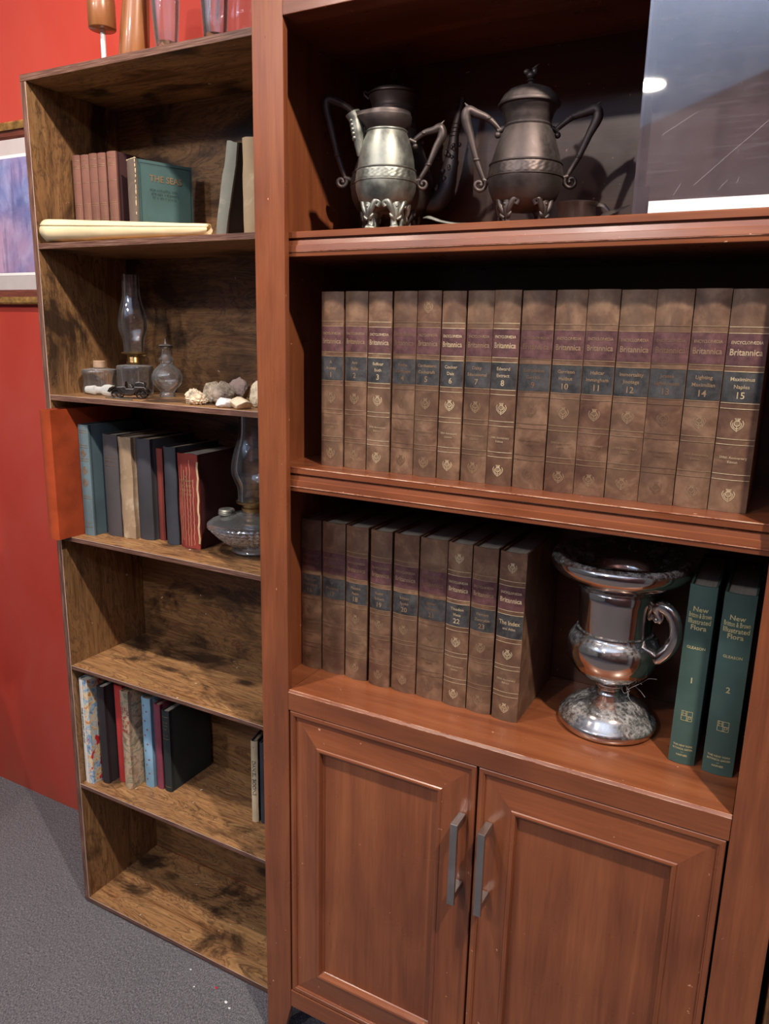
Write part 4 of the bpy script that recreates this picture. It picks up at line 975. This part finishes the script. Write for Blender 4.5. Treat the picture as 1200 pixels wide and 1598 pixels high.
mb = MB(); ysd = lambda x: .006 * (2 * x / .054) ** 2
for s, q, sz in (('THE', .76, .0055), ('DICTIONARY', .72, .0065)): put_text(mb, s, -.002, .2 * q, sz, ysd, .036, yoff=.0010)
for q in (.665, .62, .575): marks(mb, -.002, .2 * q, .026, .0045, lambda x: ysd(x) - .0004, int(q * 1000))
mb.build('gilt_lettering', M_dim, bd_)
mb = MB(); pts = [(.0268 + .0012 * math.sin(k * 1.7), .012 + k * .0115) for k in range(16)]
ribbon(mb, pts, .0050, lambda x: .0052, .0018); mb.build('torn_joint', plain('torn_board_edge', srgb(188, 162, 128), .95, rnd=0), bd_)

gl = thing('cut_glass_oil_lamp', 'large oil lamp with diamond-cut glass font, partly behind the red post', 'oil lamp', (-.168, .196, S3))
def cut(r, z, a):
    if .016 < z < .060: return r * (1 + .034 * math.sin(22 * a + z * 460) * math.sin(22 * a - z * 460))
    return r
op = [(.001, .001), (.043, .001), (.0455, .0035), (.0445, .0070), (.0370, .0095), (.0345, .0130)] + [(.0345 + (.0930 - .0345) * (k / 60) ** .62, .0135 + .0445 * k / 60) for k in range(1, 61)] + [(.0930, .0610), (.0880, .0650), (.0700, .0715), (.0500, .0755), (.0300, .0780), (.0240, .0800), (.0215, .0850)]
MB().lathe(shell(op, .0025), seg=208, fn=cut).build('font', thin_glass('cut_glass', tint=(.985,.985,.99), haze=.022, f0=.15, hazecol=(.75, .78, .82)), gl, True, 80)
cutm = MB(); cp_ = op[6:-9]
for k in range(30):
    for sg_ in (-1, 1):
        pts = []
        for q in range(0, len(cp_), 4):
            r_, z_ = cp_[q]; a_ = 2 * PI * k / 30 + sg_ * (z_ - .013) * 13.0
            pts.append(((r_ + .0006) * math.cos(a_), (r_ + .0006) * math.sin(a_), z_))
        cutm.tube(pts, .00055, seg=5, smooth=2)
cutm.build('diamond_cutting', thin_glass('cut_ridge_glass', haze=.30, f0=.25, hazecol=(.8, .82, .85)), gl, True)
MB().lathe([(.0205, .0852), (.0225, .0880), (.0225, .0935), (.0200, .0950), (.0210, .1010), (.0330, .1040), (.0335, .1075), (.0270, .1080), (.0130, .1060), (.0060, .1150), (.0001, .1155)], seg=40).build('burner', M_brass, gl, True, 50)
MB().lathe([(.0001, 0), (.0170, 0), (.0175, .003), (.0160, .0040), (.0172, .0055), (.0160, .0070), (.0172, .0085), (.0160, .0100), (.0150, .0115), (.0001, .0118)], (-.052, -.020, .0760), seg=32).build('filler_cap', M_pewter_light, gl, True, 50)
ch = chimney_profile(.1085, .0420, 1, .185)
MB().lathe(ch + [(r - .0014, z) for r, z in ch][::-1], seg=56, closed=True).build('chimney', M_glass, gl, True, 50)

# ------------------------------------------------------------------ fifth tier
def wiz_cover():
    g = Nodes('bright_picture_jacket'); v = g.coords((1, 1, 1))
    a = g.noise(v, 55, 4, .6, 1.0); b = g.noise(g.coords((1.3, 1, .8)), 38, 3, .6)
    c = g.ramp(a, [(.30, srgb(70, 96, 140)), (.44, srgb(150, 180, 206)), (.54, srgb(222, 204, 166)), (.66, srgb(196, 120, 60))])
    c = g.mix(g.ramp(b, [(.56, BW(0)), (.60, BW(1))]), c, srgb(196, 44, 52)); g.base(c); g.set(Roughness=.3, Coat_Weight=.4); return g.m
M_wh = plain('white_paper_spine', srgb(226, 224, 218), .5, var=.03, rnd=0)
wz = thing('picture_book', 'tall picture book with white lettered spine and colourful cover, left end of the fifth tier', 'book', (-.5840, .0820, S5 + .0004), (0, 0, 0))
ysw = book_parts(wz, .0265, .268, .19, wiz_cover(), M_page_white, bulge=.003, groove=False)
mb = MB(); strip(mb, -.0128, .0010, .0005, .2675, ysw, .0003); mb.build('white_spine_panel', M_wh, wz)
mb = MB(); put_text(mb, 'THE WIZARD OF OZ', -.0060, .150, .0098, ysw, .110, vertical=True, bold=.03, yoff=.0006)
for k in range(9): marks(mb, -.0060, .252 - k * .0042, .0016, .0022, ysw, k); marks(mb, -.0060, .076 - k * .0042, .0016, .0022, ysw, k + 20)
mb.build('spine_lettering', plain('dark_print', srgb(40, 42, 40), .6, rnd=0), wz)
M_bk = worn_cloth('black_cloth', srgb(44, 40, 44), srgb(70, 66, 68), .6, .8); M_bk2 = worn_cloth('green_black_cloth', srgb(44, 52, 54), srgb(70, 78, 78), .6, .8)
M_rd = worn_cloth('coral_red_cloth', srgb(176, 58, 56), srgb(196, 100, 92), .8, .75)
def jacket(name, cols, sc=30):
    g = Nodes(name); a = g.noise(g.coords((1, 1, 1), 1.0), sc, 5, .65, 1.2)
    g.base(g.ramp(a, [(.3 + .4 * i / (len(cols) - 1), c) for i, c in enumerate(cols)])); g.set(Roughness=.5); return g.m
M_pat = jacket('leafy_brown_jacket', [srgb(84, 74, 62), srgb(150, 126, 104), srgb(190, 164, 138), srgb(120, 128, 108), srgb(150, 84, 66)])
M_lb = worn_cloth('light_blue_cloth', srgb(136, 176, 204), srgb(176, 200, 214), .7, .66); M_mg = worn_cloth('magenta_cloth', srgb(132, 66, 84), srgb(164, 104, 114), .65, .7)
simple_book('storybook', 'black clothbound book beside the white-spined picture book', (-.5510, .1010, S5 + .0004), .0220, .250, .15, M_bk, M_page_white, spine=M_bk)
simple_book('storybook', 'coral red book on the fifth tier, third from the left', (-.5190, .1250, S5 + .0004), .0260, .252, .14, M_rd, M_page_old)
simple_book('storybook', 'brown leafy-patterned jacketed book angled out on the fifth tier', (-.4870, .1120, S5 + .0004), .0240, .249, .15, M_pat, M_page_old, wav=.0012,
            deco=lambda mb, ys: [marks(mb, 0, .206 - k * .011, .017, .0075, ys, 40 + k) for k in range(6)], deco_mat=plain('brick_print', srgb(150, 50, 46), .6, rnd=0), deco_name='spine_lettering')
def stars(mb, ys):
    for i, (x, z) in enumerate(((-.003, .020), (.004, .036), (-.002, .058), (.005, .072), (-.004, .094), (.003, .112), (-.003, .134), (.004, .150), (-.001, .172), (.004, .196), (-.004, .210))):
        for k in range(4): a = PI * k / 4 + i; ribbon(mb, [(x - .0024 * math.cos(a), z - .0024 * math.sin(a)), (x + .0024 * math.cos(a), z + .0024 * math.sin(a))], .0009, ys, .0005)
simple_book('storybook', 'light blue book with small rust-coloured star ornaments on its spine', (-.4510, .1420, S5 + .0004), .0270, .229, .13, M_lb, M_page_old, bulge=.004, deco=stars, deco_mat=plain('rust_print', srgb(140, 70, 60), .6, rnd=0), deco_name='star_ornaments')
simple_book('storybook', 'thin magenta book between the light blue and large black books', (-.4230, .1490, S5 + .0004), .0190, .217, .13, M_mg, M_page_old, deco=bands(.019, .217, (.93, .90, .75, .25, .08)), deco_mat=M_gilt[2])
simple_book('storybook', 'wide blackish-green book at the right end of the row, its side showing', (-.3980, .1500, S5 + .0004), .0220, .207, .140, M_bk2, M_page_white, deco=orn(.022, .207, (('TALES', .86, .0050), ('OF THE', .82, .0045), ('FRONTIER', .78, .0045), ('YARNS', .70, .0045)), (.93, .66, .06)), deco_mat=M_dim)
simple_book('biography_book', 'beige book lettered DANIEL BOONE on the fifth tier by the red post', (-.1500, .1600, S5 + .0006), .0155, .198, .125, worn_cloth('dark_blue_boards', srgb(44, 50, 66), srgb(90, 92, 98), .7, .75), M_page_old, spine=worn_cloth('stained_ivory_spine', srgb(204, 188, 158), srgb(222, 210, 184), .8, .6), rz=math.radians(12), wav=.0006,
            deco=lambda mb, ys: (put_text(mb, 'DANIEL BOONE', 0, .108, .0118, ys, .150, vertical=True, bold=.012), put_text(mb, '·', 0, .184, .014, ys)), deco_mat=plain('ink_print', srgb(50, 44, 40), .7, rnd=0), deco_name='spine_lettering')
simple_book('biography_book', 'dark blue book squeezed beside DANIEL BOONE, almost behind the red post', (-.1295, .1655, S5 + .0006), .0170, .196, .125, M_nav2, M_page_old, rz=math.radians(12))

# ------------------------------------------------------------------ on top of the bookcase
def honey():
    g = Nodes('honey_turned_wood'); a = g.noise(g.coords((30, 30, 3)), 2, 4)
    g.base(g.ramp(a, [(.3, srgb(118, 72, 42)), (.7, srgb(158, 104, 64))])); g.set(Roughness=.3, Coat_Weight=.4); return g.m
M_cyl = honey()
ch_ = thing('turned_wood_stand', 'honey wood block raised on a thin white rod, on top of the bookcase', 'stand', (-.444, .125, ZT))
MB().lathe([(.0001, 0), (.030, 0), (.030, .006), (.0001, .008)], (0, .0, 0), seg=32).build('base', M_cyl, ch_, True, 50)
MB().tube([(0, 0, .007), (0, 0, .080)], .0048, seg=16).build('rod', plain('white_enamel', srgb(226, 224, 228), .4, rnd=0), ch_, True, 50)
MB().lathe([(.0001, .0700), (.0235, .0700), (.0250, .0715), (.0252, .110), (.0235, .130), (.0210, .150), (.0235, .165), (.0200, .180), (.0001, .182)], seg=40).build('block', M_cyl, ch_, True, 50)
cn = thing('tapered_wood_post', 'tapered reddish turned wood piece standing on top of the bookcase', 'turned wood', (-.395, .150, ZT), (0, math.radians(7), 0))
MB().lathe([(.0001, .0035), (.0280, .0035), (.0285, .006), (.0270, .060), (.0245, .110), (.0215, .160), (.0190, .200), (.0001, .202)], seg=40).build('post', M_cyl, cn, True, 50)
gv = thing('glass_vase', 'clear pinkish glass vase with thick base on top of the bookcase', 'vase', (-.300, .140, ZT), group='glassware on top of the bookcase')
MB().lathe([(.0001, 0), (.0185, 0), (.0200, .003), (.0185, .018), (.0200, .030), (.0235, .070), (.0265, .120), (.0275, .150), (.0260, .150), (.0220, .070), (.0180, .032), (.0001, .024)], seg=48).build('vase_body', M_glass_dusty, gv, True, 50)
bt = thing('bumpy_glass_jar', 'large clear glass jar with bumpy swirled surface on top of the bookcase', 'jar', (-.190, .200, ZT), group='glassware on top of the bookcase')
def bump(r, z, a): return r * (1 + (.05 * math.sin(9 * a + z * 160) * math.sin(z * 240 + 2 * a) if .006 < z < .15 else 0))
MB().lathe(shell([(.001, 0), (.038, 0), (.047, .008), (.054, .030), (.057, .060), (.055, .090), (.048, .120), (.040, .150), (.041, .160)], .003), seg=120, fn=bump).build('jar_body', M_glass_dusty, bt, True, 60)
tu = thing('glass_tumbler', 'clear glass tumbler in front of the bumpy glass jar', 'tumbler', (-.163, .112, ZT), group='glassware on top of the bookcase')
MB().lathe([(.0001, 0), (.0175, 0), (.0190, .003), (.0205, .030), (.0235, .075), (.0260, .115), (.0248, .115), (.0215, .060), (.0180, .016), (.0001, .014)], seg=48).build('tumbler_body', M_glass, tu, True, 50)

# ------------------------------------------------------------------ framed picture on the red wall
def print_mat():
    g = Nodes('misty_forest_print'); v = g.coords((1, 1, 1))
    a = g.noise(v, 9, 6, .65, .6); b = g.noise(g.coords((30, 1, 4)), 1.5, 4, .6); c = g.noise(v, 3.2, 3)
    col = g.ramp(a, [(.28, srgb(86, 92, 150)), (.46, srgb(122, 128, 182)), (.58, srgb(150, 158, 205)), (.75, srgb(206, 206, 228))])
    col = g.mix(g.ramp(c, [(.45, BW(0)), (.62, BW(.7))]), col, srgb(206, 158, 184))
    col = g.mix(g.ramp(b, [(.54, BW(0)), (.64, BW(.45))]), col, srgb(78, 76, 128))
    g.base(col); g.set(Roughness=.35); return g.m
pf = thing('framed_picture', 'wood and gilt framed lilac forest print hung on the red wall, left edge', 'picture', (-1.02, YW, 1.663))
fw2, fh2 = .36, .212
prof = [(0, 0), (0, -.016), (.004, -.019), (.018, -.0165), (.0185, -.012), (.030, -.010), (.036, -.006), (.036, 0)]
def frame_ring(p, i0, i1, name, mat):
    mb = MB()
    for i in range(i0, i1):
        (a, ya), (b, yb) = p[i], p[i + 1]
        o = [(-fw2 + a, ya, -fh2 + a), (fw2 - a, ya, -fh2 + a), (fw2 - a, ya, fh2 - a), (-fw2 + a, ya, fh2 - a)]
        q = [(-fw2 + b, yb, -fh2 + b), (fw2 - b, yb, -fh2 + b), (fw2 - b, yb, fh2 - b), (-fw2 + b, yb, fh2 - b)]
        for k in range(4): k2 = (k + 1) % 4; mb.add([o[k], o[k2], q[k2], q[k]], [(0, 1, 2, 3)])
    return mb.build(name, mat, pf)
M_frame = plain('dark_red_frame_wood', srgb(110, 58, 44), .4, var=.2, stretch=(1, 9, 9)); M_giltf = plain('gilt_frame_edge', srgb(176, 134, 76), .4, metal=.5, var=.25, scale=60)
frame_ring(prof, 0, 3, 'gilt_edge', M_giltf); frame_ring(prof, 3, 7, 'frame', M_frame)
MB().box(-fw2 + .034, fw2 - .034, -.0060, -.0045, -fh2 + .034, fh2 - .034).build('mat', plain('pale_mat_board', srgb(196, 186, 186), .8, var=.02, rnd=0), pf)
MB().box(-fw2 + .071, fw2 - .071, -.0066, -.0061, -fh2 + .071, fh2 - .071).build('mat_bevel', M_white, pf)
MB().box(-fw2 + .078, fw2 - .078, -.0072, -.0067, -fh2 + .078, fh2 - .078).build('print', print_mat(), pf)

sg = thing('shadow_cone', 'added grey cone, unseen left of the bookcase, casting a shadow on wall and carpet', 'stand', (-1.24, -.15, 0))  # added out of view to cast the shadow on wall and carpet
MB().lathe([(.20, .0), (.19, .10), (.12, .36), (.055, .58), (.02, .70), (.0001, .73)], seg=40, fn=lambda r, z, a: r * (1 + .06 * math.sin(11 * a))).build('shadow_cone_skin', plain('shadow_cone_grey', srgb(90, 88, 92), .9, rnd=0), sg, True)  # folded outer skin of the added shadow caster

# ------------------------------------------------------------------ litter on the carpet
for (x, y, s, lab, c) in ((-.120, .012, .0042, 'larger white paper scrap on the carpet near the red post', (235, 235, 232)), (-.104, .004, .0030, 'small white crumb beside the larger scrap near the red post', (235, 235, 232)), (-.162, .030, .0036, 'tiny red scrap on the grey carpet', (190, 40, 50)), (-.206, .009, .0024, 'small white crumb left of the red scrap on the carpet', (230, 230, 228)), (-.244, .040, .0026, 'white crumb by the bookcase plinth on the carpet', (230, 230, 228))):
    bm = bmesh.new(); bmesh.ops.create_icosphere(bm, subdivisions=2, radius=1)
    for v in bm.verts: p = v.co * (1 + .5 * noise.noise(v.co * 2 + Vector((x * 90, 0, 0)))); v.co = Vector((p.x * s, p.y * s * .7, max(-.3, p.z) * s * .35 + s * .12))
    me = bpy.data.meshes.new('paper_scrap'); bm.to_mesh(me); bm.free(); me.materials.append(plain('scrap_%d' % int(x * -1000), srgb(*c), .8, var=.02, rnd=0))
    o = bpy.data.objects.new('paper_scrap', me); COL.objects.link(o); o.location = (x, y, .0008); tag(o, lab, 'scrap')
